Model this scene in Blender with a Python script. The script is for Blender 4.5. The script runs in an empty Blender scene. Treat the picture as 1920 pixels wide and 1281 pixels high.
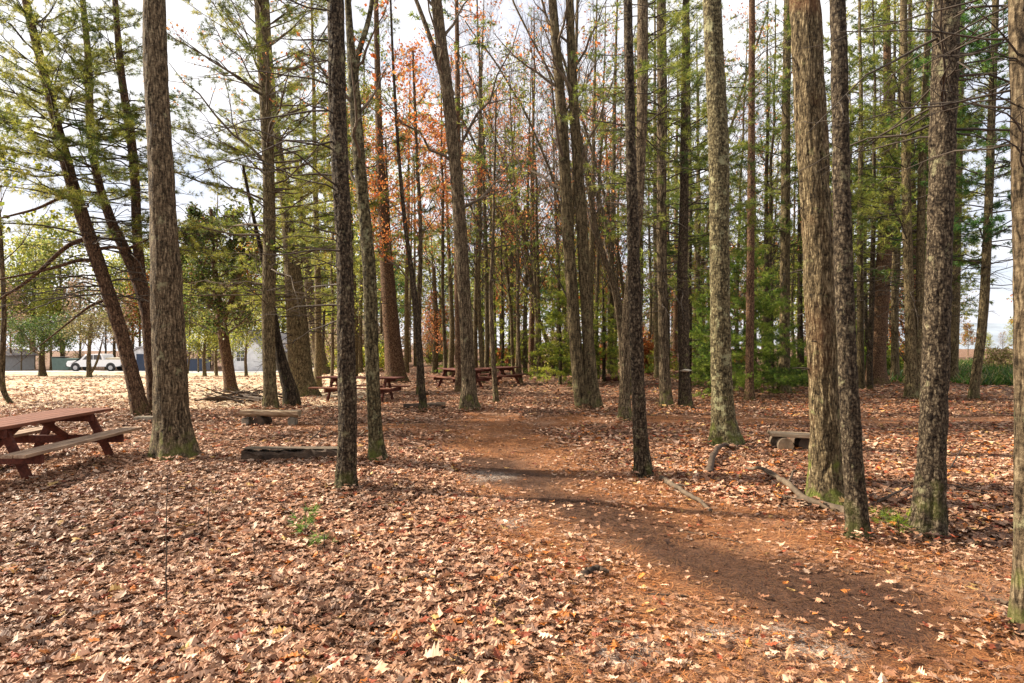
import bpy, math
import numpy as np

SEED = 7
rng = np.random.default_rng(SEED)
C = bpy.context.scene.collection
F = 1200.0; CX = 960.0; HY = 650.0; EYE = 1.55
PI = math.pi

# ------------------------------------------------------------------ noise
def _h(ix, iy, iz):
    n = (ix.astype(np.int64) * 374761393 + iy.astype(np.int64) * 668265263 + iz.astype(np.int64) * 2147483647) & 0xffffffff
    n = ((n ^ (n >> 13)) * 1274126177) & 0xffffffff
    n = (n ^ (n >> 16)) & 0xffffffff
    return n / 4294967295.0
def vnoise(x, y, z=None):
    x = np.asarray(x, float); y = np.asarray(y, float)
    z = np.zeros_like(x) if z is None else np.asarray(z, float)
    x0 = np.floor(x); y0 = np.floor(y); z0 = np.floor(z)
    fx = x - x0; fy = y - y0; fz = z - z0
    fx = fx*fx*(3-2*fx); fy = fy*fy*(3-2*fy); fz = fz*fz*(3-2*fz)
    r = 0
    for dx in (0, 1):
        for dy in (0, 1):
            for dz in (0, 1):
                w = (fx if dx else 1-fx) * (fy if dy else 1-fy) * (fz if dz else 1-fz)
                r = r + w * _h(x0+dx, y0+dy, z0+dz)
    return r
def fbm(x, y, z=None, o=3):
    r = 0; a = 1; t = 0
    z = np.zeros_like(np.asarray(x, float)) if z is None else z
    for i in range(o):
        r = r + a * vnoise(np.asarray(x)*2**i + 17.3*i, np.asarray(y)*2**i + 5.1*i, np.asarray(z)*2**i)
        t += a; a *= .5
    return r / t
def sstep(a, b, x):
    t = np.clip((x-a)/(b-a), 0, 1)
    return t*t*(3-2*t)

# ------------------------------------------------------------------ the lie of the land
def g(x, y):
    x = np.asarray(x, float); y = np.asarray(y, float)
    yy = np.maximum(y, .5)
    side = sstep(.20, .38, -x/yy)
    dip = -np.clip(y-18, 0, 60) * .022 * side
    bump = (fbm(x*.55+40, y*.55+11, None, 2)-.5)*.10 + (fbm(x*.14+3, y*.14+8, None, 2)-.5)*.22*sstep(6, 16, y)
    return dip + bump
def g1(x, y): return float(g(np.array([x]), np.array([y]))[0])
def at(px, py, Y):
    return np.array([(px-CX)/F*Y, Y, EYE-(py-HY)/F*Y])
def foot(px, py):
    """the ground point that shows at this pixel"""
    Y = EYE*F/max(py-HY, 18)
    for _ in range(30):
        z = g1((px-CX)/F*Y, Y)
        Y = .5*Y + .5*min((EYE-z)*F/max(py-HY, 12), 130)
    return (px-CX)/F*Y, Y, g1((px-CX)/F*Y, Y)

PATHS = [(np.array([(-.6,14.6),(-.35,12.2),(-.05,10.2),(.35,7.8),(1.15,5.6),(1.95,4.3),(2.15,3.0),(2.3,1.0)]), (.6,.8,1.05,1.2,1.4,1.85,2.05,2.2)),
         (np.array([(-.3,12.2),(1.6,13.4),(4.2,13.8),(7.5,13.6),(11,13.9)]), (.8,)*5),
         (np.array([(-.3,12.0),(-2.2,12.2),(-4.6,12.6)]), (.5,)*3)]
def path_d(x, y):
    """signed distance to the path's edge (negative inside)"""
    x = np.asarray(x, float); y = np.asarray(y, float)
    d = np.full(x.shape, 9e9)
    for pl, w in PATHS:
        for i, (a, b) in enumerate(zip(pl[:-1], pl[1:])):
            ab = b-a; t = np.clip(((x-a[0])*ab[0]+(y-a[1])*ab[1])/(ab@ab), 0, 1)
            d = np.minimum(d, np.hypot(x-a[0]-t*ab[0], y-a[1]-t*ab[1])-w[i]*(1-t)-w[i+1]*t)
    return d + (fbm(x*1.3+9, y*1.3+2, None, 3)-.5)*1.3

DAMP_SHADE = np.array([(-.35,8.6),(.1,7.2),(.55,6.2),(1.0,5.2),(1.55,4.3),(1.9,3.85)])  # dark strip down the path: damp soil plus trunk shade put into the colour
def damp_shade_d(x, y):
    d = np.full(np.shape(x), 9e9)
    for a, b in zip(DAMP_SHADE[:-1], DAMP_SHADE[1:]):
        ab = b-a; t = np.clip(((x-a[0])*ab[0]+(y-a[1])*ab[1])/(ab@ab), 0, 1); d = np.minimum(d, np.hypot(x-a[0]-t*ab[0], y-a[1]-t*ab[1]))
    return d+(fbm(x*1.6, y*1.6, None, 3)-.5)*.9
# ------------------------------------------------------------------ mesh helpers
class MB:
    """collects vertices and faces of ONE mesh object"""
    def __init__(s): s.v = []; s.q = []; s.t = []; s.qm = []; s.tm = []; s.c = []; s.n = 0; s.qs = []; s.ts = []
    def add(s, v, q=None, t=None, m=0, col=None, smooth=True):
        v = np.asarray(v, float).reshape(-1, 3)
        s.v.append(v)
        c = np.ones((len(v), 4)) if col is None else np.concatenate([np.broadcast_to(np.asarray(col, float), (len(v), 3)), np.ones((len(v), 1))], 1)
        s.c.append(c)
        if q is not None and len(q):
            q = np.asarray(q).reshape(-1, 4); s.q.append(q+s.n); s.qm.append(np.full(len(q), m)); s.qs.append(np.full(len(q), smooth))
        if t is not None and len(t):
            t = np.asarray(t).reshape(-1, 3); s.t.append(t+s.n); s.tm.append(np.full(len(t), m)); s.ts.append(np.full(len(t), smooth))
        s.n += len(v)
        return s
    def box(s, a, b, m=0, rot=None, off=(0,0,0), taper=0):
        a = np.array(a, float); b = np.array(b, float)
        v = np.array([[(a, b)[i][0], (a, b)[j][1], (a, b)[k][2]] for k in (0, 1) for j in (0, 1) for i in (0, 1)])
        if rot is not None: v = v @ np.asarray(rot).T
        s.add(v+np.array(off), [(0,2,3,1),(4,5,7,6),(0,1,5,4),(1,3,7,5),(3,2,6,7),(2,0,4,6)], None, m, None, False)
        return s
    def bar(s, p, q, w, h, m=0):
        p = np.array(p, float); q = np.array(q, float); d = q-p; L = np.linalg.norm(d); d /= L
        up = np.array([0,0,1.]) if abs(d[2]) < .9 else np.array([0,1.,0])
        sd = np.cross(d, up); sd /= np.linalg.norm(sd); up = np.cross(sd, d)
        return s.box((-w/2, 0, -h/2), (w/2, L, h/2), m, np.stack([sd, d, up], 1), p)
    def prism(s, pts, x0, x1, m=0, axis=1):
        """outline pts (a,b) extruded along axis; other two axes take a, b"""
        n = len(pts); v = []
        for x in (x0, x1):
            for a, b in pts:
                v.append({0:(x,a,b), 1:(a,x,b), 2:(a,b,x)}[axis])
        s.add(v, [(i, (i+1)%n, n+(i+1)%n, n+i) for i in range(n)], None, m, None, False)
        tr = [(0, i, i+1) for i in range(1, n-1)]
        s.t.append(np.array([(n+a, n+b, n+c) for a, b, c in tr] + [(c, b, a) for a, b, c in tr]) + s.n - 2*n)
        s.tm.append(np.full(2*len(tr), m)); s.ts.append(np.full(2*len(tr), False))
        return s
    def build(s, name, mats, parent=None, loc=None, bevel=0):
        V = np.concatenate(s.v); me = bpy.data.meshes.new(name)
        q = np.concatenate(s.q) if s.q else np.zeros((0,4), int); t = np.concatenate(s.t) if s.t else np.zeros((0,3), int)
        me.vertices.add(len(V)); me.vertices.foreach_set('co', V.astype(np.float32).ravel())
        nl = q.size+t.size; me.loops.add(nl); me.loops.foreach_set('vertex_index', np.concatenate([q.ravel(), t.ravel()]).astype(np.int32))
        tot = np.concatenate([np.full(len(q), 4), np.full(len(t), 3)]); st = np.concatenate([[0], np.cumsum(tot)[:-1]]) if len(tot) else tot
        me.polygons.add(len(tot)); me.polygons.foreach_set('loop_start', st.astype(np.int32)); me.polygons.foreach_set('loop_total', tot.astype(np.int32))
        for m in (mats if isinstance(mats, (list, tuple)) else [mats]): me.materials.append(m)
        mi = np.concatenate((s.qm or [np.zeros(0)])+(s.tm or [np.zeros(0)])); sm = np.concatenate((s.qs or [np.zeros(0)])+(s.ts or [np.zeros(0)]))
        me.polygons.foreach_set('material_index', mi.astype(np.int32)); me.polygons.foreach_set('use_smooth', sm.astype(bool))
        a = me.color_attributes.new('col', 'FLOAT_COLOR', 'POINT'); a.data.foreach_set('color', np.concatenate(s.c).astype(np.float32).ravel())
        me.update(calc_edges=True)
        o = bpy.data.objects.new(name, me); C.objects.link(o)
        if parent is not None: o.parent = parent
        if loc is not None: o.location = loc
        if bevel:
            b = o.modifiers.new('edge', 'BEVEL'); b.width = bevel; b.segments = 2; b.limit_method = 'ANGLE'
        return o

def tubes(P, R, k=4, caps=False):
    """many tubes at once: P (n,m,3) centre lines, R (n,m) radii"""
    P = np.asarray(P, float); R = np.asarray(R, float); n, m, _ = P.shape
    T = np.gradient(P, axis=1); T /= np.linalg.norm(T, axis=2, keepdims=True)+1e-9
    ref = np.where(np.abs(T[:, :1, 2:3]) > .8, np.array([1., 0, 0]), np.array([0, 0, 1.]))
    A = np.cross(T, np.broadcast_to(ref, T.shape)); A /= np.linalg.norm(A, axis=2, keepdims=True)+1e-9
    B = np.cross(T, A)
    th = np.arange(k)/k*2*PI
    V = P[:, :, None] + R[:, :, None, None]*(np.cos(th)[None, None, :, None]*A[:, :, None]+np.sin(th)[None, None, :, None]*B[:, :, None])
    base = (np.arange(n)*m*k)[:, None, None] + (np.arange(m-1)*k)[None, :, None]
    j = np.arange(k)[None, None]; j2 = (j+1) % k
    Q = np.stack([base+j, base+j2, base+k+j2, base+k+j], -1).reshape(-1, 4)
    return V.reshape(-1, 3), Q

def tag(o, label=None, cat=None, group=None, kind=None):
    if label: o['label'] = label
    if cat: o['category'] = cat
    if group: o['group'] = group
    if kind: o['kind'] = kind
    return o
def empty(name, loc, label, cat, group=None, rz=0):
    o = bpy.data.objects.new(name, None); C.objects.link(o); o.location = loc; o.rotation_euler = (0, 0, rz); o.empty_display_size = .1
    return tag(o, label, cat, group)
def dup(root, loc, rz=0, sc=1, label=None, group=None):
    r = root.copy(); C.objects.link(r); r.location = loc; r.rotation_euler = (0, 0, rz); r.scale = (sc,)*3
    if label: r['label'] = label
    if group: r['group'] = group
    for ch in list(root.children):
        c = ch.copy(); C.objects.link(c); c.parent = r
        for s in list(ch.children):
            d = s.copy(); C.objects.link(d); d.parent = c
    return r

# ------------------------------------------------------------------ materials
def newmat(name):
    m = bpy.data.materials.new(name); m.use_nodes = True; nt = m.node_tree; nt.nodes.clear()
    return m, nt, (lambda t, **k: _node(nt, t, **k)), nt.links.new
def _node(nt, t, **k):
    n = nt.nodes.new(t)
    for a, v in k.items():
        if a.startswith('i_'):
            key = a[2:].replace('_', ' '); n.inputs[key].default_value = v
        else: setattr(n, a, v)
    return n
def ramp(nt, fac, stops, interp='LINEAR'):
    r = nt.nodes.new('ShaderNodeValToRGB'); r.color_ramp.interpolation = interp
    while len(r.color_ramp.elements) < len(stops): r.color_ramp.elements.new(.5)
    for e, (p, c) in zip(r.color_ramp.elements, stops):
        e.position = p; e.color = (*c, 1) if len(c) == 3 else c
    nt.links.new(fac, r.inputs['Fac']); return r.outputs['Color']
def mixc(nt, fac, a, b, mode='MIX'):
    m = nt.nodes.new('ShaderNodeMix'); m.data_type = 'RGBA'; m.blend_type = mode
    for s, v in ((m.inputs[0], fac), (m.inputs[6], a), (m.inputs[7], b)):
        if isinstance(v, (int, float)): s.default_value = v
        elif isinstance(v, tuple): s.default_value = (*v, 1)
        else: nt.links.new(v, s)
    return m.outputs[2]
def math_(nt, op, a, b=None, c=None):
    m = nt.nodes.new('ShaderNodeMath'); m.operation = op
    for s, v in zip(m.inputs, (a, b, c)):
        if v is None: continue
        if isinstance(v, (int, float)): s.default_value = v
        else: nt.links.new(v, s)
    return m.outputs[0]
def maprange(nt, v, a, b, c=0, d=1):
    m = nt.nodes.new('ShaderNodeMapRange'); nt.links.new(v, m.inputs[0])
    for i, x in zip((1,2,3,4), (a,b,c,d)): m.inputs[i].default_value = x
    return m.outputs[0]
def finish(nt, col, rough=.85, bump=None, bs=.5, bd=.02, spec=.3, trans=0):
    b = nt.nodes.new('ShaderNodeBsdfPrincipled'); out = nt.nodes.new('ShaderNodeOutputMaterial')
    if isinstance(col, tuple): b.inputs['Base Color'].default_value = (*col, 1)
    else: nt.links.new(col, b.inputs['Base Color'])
    if isinstance(rough, (int, float)): b.inputs['Roughness'].default_value = rough
    else: nt.links.new(rough, b.inputs['Roughness'])
    b.inputs['Specular IOR Level'].default_value = spec
    if bump is not None:
        n = nt.nodes.new('ShaderNodeBump'); n.inputs['Strength'].default_value = bs; n.inputs['Distance'].default_value = bd
        nt.links.new(bump, n.inputs['Height']); nt.links.new(n.outputs[0], b.inputs['Normal'])
    if trans:
        t = nt.nodes.new('ShaderNodeBsdfTranslucent'); mx = nt.nodes.new('ShaderNodeMixShader'); mx.inputs[0].default_value = trans
        if isinstance(col, tuple): t.inputs[0].default_value = (*col, 1)
        else: nt.links.new(col, t.inputs[0])
        nt.links.new(b.outputs[0], mx.inputs[1]); nt.links.new(t.outputs[0], mx.inputs[2]); nt.links.new(mx.outputs[0], out.inputs[0])
    else: nt.links.new(b.outputs[0], out.inputs[0])

def bark(name, dark, mid, light, sx=9, stretch=.22, lichen=None, lich=.0, moss=0., plate=0., bd=.03, red=None):
    m, nt, N, L = newmat(name)
    tc = N('ShaderNodeTexCoord'); oi = N('ShaderNodeObjectInfo')
    off = N('ShaderNodeVectorMath', operation='SCALE'); off.inputs[0].default_value = (13, 29, 7); L(oi.outputs['Random'], off.inputs['Scale'])
    ad = N('ShaderNodeVectorMath', operation='ADD'); L(tc.outputs['Object'], ad.inputs[0]); L(off.outputs[0], ad.inputs[1])
    wob = N('ShaderNodeTexNoise', i_Scale=6., i_Detail=2.); L(ad.outputs[0], wob.inputs['Vector'])
    wv = N('ShaderNodeVectorMath', operation='MULTIPLY_ADD'); L(wob.outputs['Color'], wv.inputs[0]); wv.inputs[1].default_value = (.06, .06, .1); L(ad.outputs[0], wv.inputs[2])
    scl = N('ShaderNodeVectorMath', operation='SCALE'); L(wv.outputs[0], scl.inputs[0]); L(maprange(nt, oi.outputs['Random'], 0, 1, .72, 1.35), scl.inputs['Scale'])
    mp = N('ShaderNodeMapping'); mp.inputs['Scale'].default_value = (sx, sx, sx*stretch); L(scl.outputs[0], mp.inputs[0])
    vo = N('ShaderNodeTexVoronoi', feature='DISTANCE_TO_EDGE', i_Scale=2.8); L(mp.outputs[0], vo.inputs['Vector'])
    n1 = N('ShaderNodeTexNoise', i_Scale=3.2, i_Detail=9., i_Roughness=.72); L(mp.outputs[0], n1.inputs['Vector'])
    mp2 = N('ShaderNodeMapping'); mp2.inputs['Scale'].default_value = (sx, sx, sx*1.5); L(ad.outputs[0], mp2.inputs[0])
    n2 = N('ShaderNodeTexNoise', i_Scale=2.5, i_Detail=6., i_Roughness=.7); L(mp2.outputs[0], n2.inputs['Vector'])
    e = maprange(nt, vo.outputs['Distance'], 0, .28)
    h = math_(nt, 'MULTIPLY_ADD', n1.outputs['Fac'], .92, math_(nt, 'MULTIPLY', e, .16))
    h = math_(nt, 'ADD', h, math_(nt, 'MULTIPLY', math_(nt, 'SUBTRACT', n2.outputs['Fac'], .5), .35+plate))
    c = ramp(nt, h, [(.39, dark), (.58, mid), (.82, light)])
    if red:
        nr = N('ShaderNodeTexNoise', i_Scale=1.7, i_Detail=4.); L(ad.outputs[0], nr.inputs['Vector'])
        c = mixc(nt, maprange(nt, nr.outputs['Fac'], .50, .66, 0, .6), c, mixc(nt, .85, c, red, 'MIX'))
    if lich:
        nl = N('ShaderNodeTexNoise', i_Scale=5.5, i_Detail=7., i_Roughness=.72); L(ad.outputs[0], nl.inputs['Vector'])
        c = mixc(nt, math_(nt, 'MULTIPLY', maprange(nt, nl.outputs['Fac'], .62-lich*.2, .70-lich*.2), .8), c, lichen)
    if moss:
        sp = N('ShaderNodeSeparateXYZ'); L(tc.outputs['Object'], sp.inputs[0])
        nm = N('ShaderNodeTexNoise', i_Scale=7., i_Detail=5.); L(ad.outputs[0], nm.inputs['Vector'])
        f = math_(nt, 'ADD', maprange(nt, sp.outputs[2], 0, .9, .80, -.5), math_(nt, 'MULTIPLY', math_(nt, 'SUBTRACT', nm.outputs['Fac'], .5), 3.2))
        f = math_(nt, 'MULTIPLY', maprange(nt, f, .35, 1.0), moss)
        mc = mixc(nt, nm.outputs['Fac'], (.035,.045,.010), (.16,.17,.035))
        c = mixc(nt, f, c, mc)
    # per-tree tone
    hs = N('ShaderNodeHueSaturation'); L(c, hs.inputs['Color']); L(maprange(nt, oi.outputs['Random'], 0, 1, .8, 1.2), hs.inputs['Value'])
    finish(nt, hs.outputs[0], .9, h, .9, bd, .15)
    return m

M = {}
M['bark_pine'] = bark('dark_pine_bark', (.008,.005,.003), (.060,.043,.026), (.23,.18,.115), 12, .38, (.22,.20,.11), .14, .3, .5)
M['bark_oak'] = bark('furrowed_oak_bark', (.010,.0065,.003), (.115,.082,.042), (.42,.33,.19), 12, .16, (.22,.21,.09), .14, 1.7, .1, .045, red=(.14,.06,.027))
M['bark_grey'] = bark('grey_brown_bark', (.015,.010,.005), (.105,.074,.042), (.33,.25,.15), 10, .14, (.22,.20,.11), .16, .6, .25)
M['bark_moss'] = bark('lichen_mottled_bark', (.014,.011,.005), (.090,.070,.034), (.28,.24,.13), 9, .3, (.25,.24,.13), .36, .9, .5)
M['bark_red'] = bark('reddish_pine_bark', (.018,.009,.005), (.105,.058,.031), (.31,.19,.11), 10, .3, (.17,.13,.06), .1, .3, .3)
M['bark_far'] = bark('far_trunk_bark', (.022,.015,.007), (.115,.084,.042), (.28,.21,.11), 8, .2, (.18,.17,.08), .2, .3, .3)
M['bark_dark'] = bark('near_black_bark', (.007,.005,.003), (.050,.034,.020), (.17,.125,.075), 10, .25, (.11,.10,.04), .2, .3, .3)

def leafmat(name, trans=.35, rough=.6, spec=.3):
    m, nt, N, L = newmat(name)
    a = N('ShaderNodeVertexColor', layer_name='col')
    finish(nt, a.outputs[0], rough, spec=spec, trans=trans); return m
M['needles'] = leafmat('pine_needles', .55, .5)
M['leaves'] = leafmat('autumn_leaves', .5, .6)
M['litter'] = leafmat('dry_oak_leaves', .14, .6, .25)
M['straw'] = leafmat('dry_needle_litter', 0, .7)
M['blade'] = leafmat('grass_blades', .4, .5)

def twigmat():
    m, nt, N, L = newmat('dead_twig_bark')
    tc = N('ShaderNodeTexCoord'); n = N('ShaderNodeTexNoise', i_Scale=9., i_Detail=5.); L(tc.outputs['Object'], n.inputs['Vector'])
    finish(nt, ramp(nt, n.outputs['Fac'], [(.3,(.020,.015,.010)),(.7,(.075,.055,.038))]), .9, n.outputs['Fac'], .3, .005); return m
M['twig'] = twigmat()
def twigmat2():
    m, nt, N, L = newmat('grey_brown_twig_bark')
    tc = N('ShaderNodeTexCoord'); n = N('ShaderNodeTexNoise', i_Scale=5., i_Detail=5.); L(tc.outputs['Object'], n.inputs['Vector'])
    finish(nt, ramp(nt, n.outputs['Fac'], [(.3,(.05,.035,.022)),(.7,(.15,.11,.07))]), .9, n.outputs['Fac'], .3, .005); return m
M['twig2'] = twigmat2()
def deadwood(name, a, b, sc=(30,30,4)):
    m, nt, N, L = newmat(name)
    tc = N('ShaderNodeTexCoord'); mp = N('ShaderNodeMapping'); mp.inputs['Scale'].default_value = sc; L(tc.outputs['Object'], mp.inputs[0])
    n = N('ShaderNodeTexNoise', i_Scale=1., i_Detail=7., i_Roughness=.65); L(mp.outputs[0], n.inputs['Vector'])
    n2 = N('ShaderNodeTexNoise', i_Scale=4., i_Detail=4.); L(tc.outputs['Object'], n2.inputs['Vector'])
    f = math_(nt, 'ADD', math_(nt, 'MULTIPLY', n.outputs['Fac'], .7), math_(nt, 'MULTIPLY', n2.outputs['Fac'], .3))
    finish(nt, ramp(nt, f, [(.32, a), (.66, b)]), .85, n.outputs['Fac'], .6, .01); return m
M['deadwood'] = deadwood('weathered_dead_wood', (.020,.014,.009), (.16,.112,.07), (9,9,9))
M['darkwood'] = deadwood('dark_rotting_wood', (.012,.007,.005), (.095,.060,.036), (9,9,9))
M['plank'] = deadwood('sun_bleached_plank', (.14,.085,.045), (.50,.37,.23), (4,40,40))
M['redwood'] = deadwood('red_stained_timber', (.035,.010,.007), (.145,.042,.024), (30,3,30))
M['redtop'] = deadwood('worn_red_tabletop', (.065,.021,.012), (.22,.085,.046), (30,3,30))
M['seatwood'] = deadwood('worn_greyed_bench_board', (.12,.07,.045), (.42,.29,.19), (30,3,30))
M['endgrain'] = deadwood('sawn_log_end', (.10,.065,.035), (.34,.25,.15), (12,12,12))

def plain(name, col, rough=.5, spec=.4, metal=0, var=.15, sc=3):
    m, nt, N, L = newmat(name)
    tc = N('ShaderNodeTexCoord'); n = N('ShaderNodeTexNoise', i_Scale=float(sc), i_Detail=5.); L(tc.outputs['Object'], n.inputs['Vector'])
    lo = tuple(c*(1-var) for c in col); hi = tuple(min(1, c*(1+var)) for c in col)
    finish(nt, ramp(nt, n.outputs['Fac'], [(.3, lo), (.7, hi)]), rough, n.outputs['Fac'], .1, .01, spec)
    nt.nodes['Principled BSDF'].inputs['Metallic'].default_value = metal
    return m
M['white_paint'] = plain('white_vehicle_paint', (.78,.78,.80), .3, .5, 0, .04)
M['glass'] = plain('dark_window_glass', (.05,.06,.075), .08, .6, 0, .2)
M['tyre'] = plain('black_tyre_rubber', (.02,.02,.021), .8)
M['rim'] = plain('grey_wheel_rim', (.38,.38,.40), .35, .5, .6)
M['trim'] = plain('dark_trim', (.04,.04,.042), .5)
M['lamp'] = plain('clear_headlamp', (.7,.72,.75), .1, .6)
M['siding_white'] = plain('white_house_siding', (.70,.70,.72), .7)
M['siding_grey'] = plain('grey_shed_siding', (.48,.50,.52), .7)
M['siding_tan'] = plain('tan_house_siding', (.50,.44,.33), .75)
M['shingle'] = plain('grey_roof_shingles', (.27,.25,.255), .9, .2, 0, .3, 6)
M['blue'] = plain('dark_blue_steel', (.022,.036,.07), .5)
M['green_dark'] = plain('dark_green_steel', (.07,.11,.095), .55)
M['stone'] = plain('grey_lichened_stone', (.20,.165,.12), .9, .2, 0, .5, 9)
M['fungus'] = plain('pale_bracket_fungus', (.42,.36,.27), .8)
M['asphalt'] = plain('pale_driveway', (.42,.41,.41), .9, .2, 0, .15, 2)

def groundmat(name, cols, leafsc=14, fine=60, bd=.03):
    m, nt, N, L = newmat(name)
    tc = N('ShaderNodeTexCoord')
    n0 = N('ShaderNodeTexNoise', i_Scale=3.5, i_Detail=4.); L(tc.outputs['Object'], n0.inputs['Vector'])
    wv = N('ShaderNodeVectorMath', operation='MULTIPLY_ADD'); L(n0.outputs['Color'], wv.inputs[0]); wv.inputs[1].default_value = (.12,.12,.0); L(tc.outputs['Object'], wv.inputs[2])
    v = N('ShaderNodeTexVoronoi', i_Scale=float(leafsc), i_Randomness=1.); L(wv.outputs[0], v.inputs['Vector'])
    ve = N('ShaderNodeTexVoronoi', feature='DISTANCE_TO_EDGE', i_Scale=float(leafsc)); L(wv.outputs[0], ve.inputs['Vector'])
    n = N('ShaderNodeTexNoise', i_Scale=float(fine), i_Detail=5., i_Roughness=.7); L(tc.outputs['Object'], n.inputs['Vector'])
    nb = N('ShaderNodeTexNoise', i_Scale=.5, i_Detail=5.); L(tc.outputs['Object'], nb.inputs['Vector'])
    sp = N('ShaderNodeSeparateColor'); L(v.outputs['Color'], sp.inputs[0])
    f = math_(nt, 'ADD', math_(nt, 'MULTIPLY', sp.outputs[0], .45), math_(nt, 'MULTIPLY', n.outputs['Fac'], .55))
    k = len(cols)
    c = ramp(nt, f, [(.25+.5*i/(k-1), cc) for i, cc in enumerate(cols)])
    c = mixc(nt, maprange(nt, nb.outputs['Fac'], .35, .65, .0, .45), c, mixc(nt, .6, c, cols[1]))
    h = math_(nt, 'ADD', math_(nt, 'MULTIPLY', maprange(nt, ve.outputs['Distance'], 0, .3), .4), n.outputs['Fac'])
    finish(nt, c, .85, h, .8, bd, .2); return m
M['ground'] = groundmat('leaf_litter_soil', [(.035,.018,.010),(.10,.050,.028),(.21,.115,.065),(.36,.21,.13)])
M['field'] = groundmat('leaf_strewn_lawn', [(.30,.21,.12),(.46,.34,.21),(.60,.47,.31),(.74,.61,.45)], 7, 25)
def pathmat():
    m, nt, N, L = newmat('pine_needle_path')
    tc = N('ShaderNodeTexCoord')
    mp = N('ShaderNodeMapping'); mp.inputs['Scale'].default_value = (1,1,1); L(tc.outputs['Object'], mp.inputs[0])
    n = N('ShaderNodeTexNoise', i_Scale=70., i_Detail=5., i_Roughness=.75); L(mp.outputs[0], n.inputs['Vector'])
    nb = N('ShaderNodeTexNoise', i_Scale=1.1, i_Detail=5., i_Roughness=.6); L(mp.outputs[0], nb.inputs['Vector'])
    nc = N('ShaderNodeTexNoise', i_Scale=.55, i_Detail=3.); L(mp.outputs[0], nc.inputs['Vector'])
    c1 = ramp(nt, n.outputs['Fac'], [(.3,(.042,.014,.005)),(.5,(.22,.080,.023)),(.7,(.44,.185,.06))])
    c2 = ramp(nt, n.outputs['Fac'], [(.3,(.055,.024,.012)),(.5,(.23,.115,.06)),(.7,(.46,.29,.18))])
    c = mixc(nt, maprange(nt, nb.outputs['Fac'], .45, .66), c1, c2)
    va = N('ShaderNodeVertexColor', layer_name='col'); sp = N('ShaderNodeSeparateColor'); L(va.outputs[0], sp.inputs[0])
    c = mixc(nt, math_(nt, 'MULTIPLY', sp.outputs[0], .92), c, ramp(nt, n.outputs['Fac'], [(.3,(.014,.005,.003)),(.5,(.058,.022,.008)),(.72,(.16,.062,.022))]))  # damp soil, darkened further by painted trunk shade
    c = mixc(nt, math_(nt, 'MULTIPLY', sp.outputs[1], .85), c, ramp(nt, n.outputs['Fac'], [(.40,(.09,.055,.035)),(.5,(.28,.21,.16)),(.60,(.60,.51,.43))]))  # pale grit, with wet glints painted into its tone
    rg = math_(nt, 'SUBTRACT', .85, math_(nt, 'MULTIPLY', sp.outputs[0], .2))
    finish(nt, c, rg, n.outputs['Fac'], .9, .02, .3); return m
M['path'] = pathmat()

# ------------------------------------------------------------------ ground, lawn, path, driveway
def stretch(lo, hi, n, s, c=0):
    a = np.arcsinh((lo-c)/s); b = np.arcsinh((hi-c)/s)
    return c+s*np.sinh(np.linspace(a, b, n))
def sheet(name, xs, ys, dz, mat, mask=None, label=None, cat=None, rough=None):
    X, Y = np.meshgrid(xs, ys); Z = g(X, Y)+dz
    if rough is not None: Z = Z+rough(X, Y)
    nx = len(xs); i, j = np.meshgrid(np.arange(nx-1), np.arange(len(ys)-1)); a = (j*nx+i).ravel()
    q = np.stack([a, a+1, a+nx+1, a+nx], 1); V = np.stack([X, Y, Z], -1).reshape(-1, 3)
    if mask is not None:
        cx = (V[q, 0]).mean(1); cy = (V[q, 1]).mean(1); q = q[mask(cx, cy)]
        u, inv = np.unique(q.ravel(), return_inverse=True); V = V[u]; q = inv.reshape(-1, 4)
    col = None
    if name == 'path':      # red: damp strip with painted tree shade, green: pale grit with painted glints
        dm = 1-sstep(.15, .75, damp_shade_d(V[:, 0], V[:, 1])); gr = np.zeros(len(V))
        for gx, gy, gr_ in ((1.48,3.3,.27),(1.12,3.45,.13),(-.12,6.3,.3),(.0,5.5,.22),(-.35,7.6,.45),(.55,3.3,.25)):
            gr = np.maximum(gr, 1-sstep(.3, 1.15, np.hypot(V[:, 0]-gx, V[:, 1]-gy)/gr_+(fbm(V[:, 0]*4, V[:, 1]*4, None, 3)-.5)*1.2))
        col = np.stack([dm, gr, 0*dm], 1)
    o = MB().add(V, q, None, 0, col).build(name, mat); return tag(o, label, cat, None, 'structure')
GX = stretch(-420, 420, 300, 3.0); GY = np.concatenate([np.linspace(-4, .4, 10)[:-1], .4+stretch(0, 420, 330, 5.0)])
sheet('ground', GX, GY, 0, M['ground'], None, 'forest floor covered with brown oak leaves', 'ground')
def lawn_mask(x, y):
    e = -.235*y+.4+(fbm(x*.5, y*.5, None, 3)-.5)*2.2
    return (x < e) & (y > 15.6+(fbm(x*.6+5, y*.6, None, 3)-.5)*3.0+.25*np.maximum(x+8, 0)) & (y < 62)
sheet('lawn', stretch(-75, 2, 260, 12, -8), np.linspace(13, 62, 170), .006, M['field'], lawn_mask, 'pale open lawn strewn with fallen leaves', 'lawn')
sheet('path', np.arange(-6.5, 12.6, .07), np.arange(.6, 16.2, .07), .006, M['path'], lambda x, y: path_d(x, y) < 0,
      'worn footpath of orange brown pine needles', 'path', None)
sheet('driveway', np.linspace(-75, -14, 60), np.linspace(62.5, 72, 12), .012, M['asphalt'], None, 'pale paved driveway beyond the lawn', 'driveway')

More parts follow.
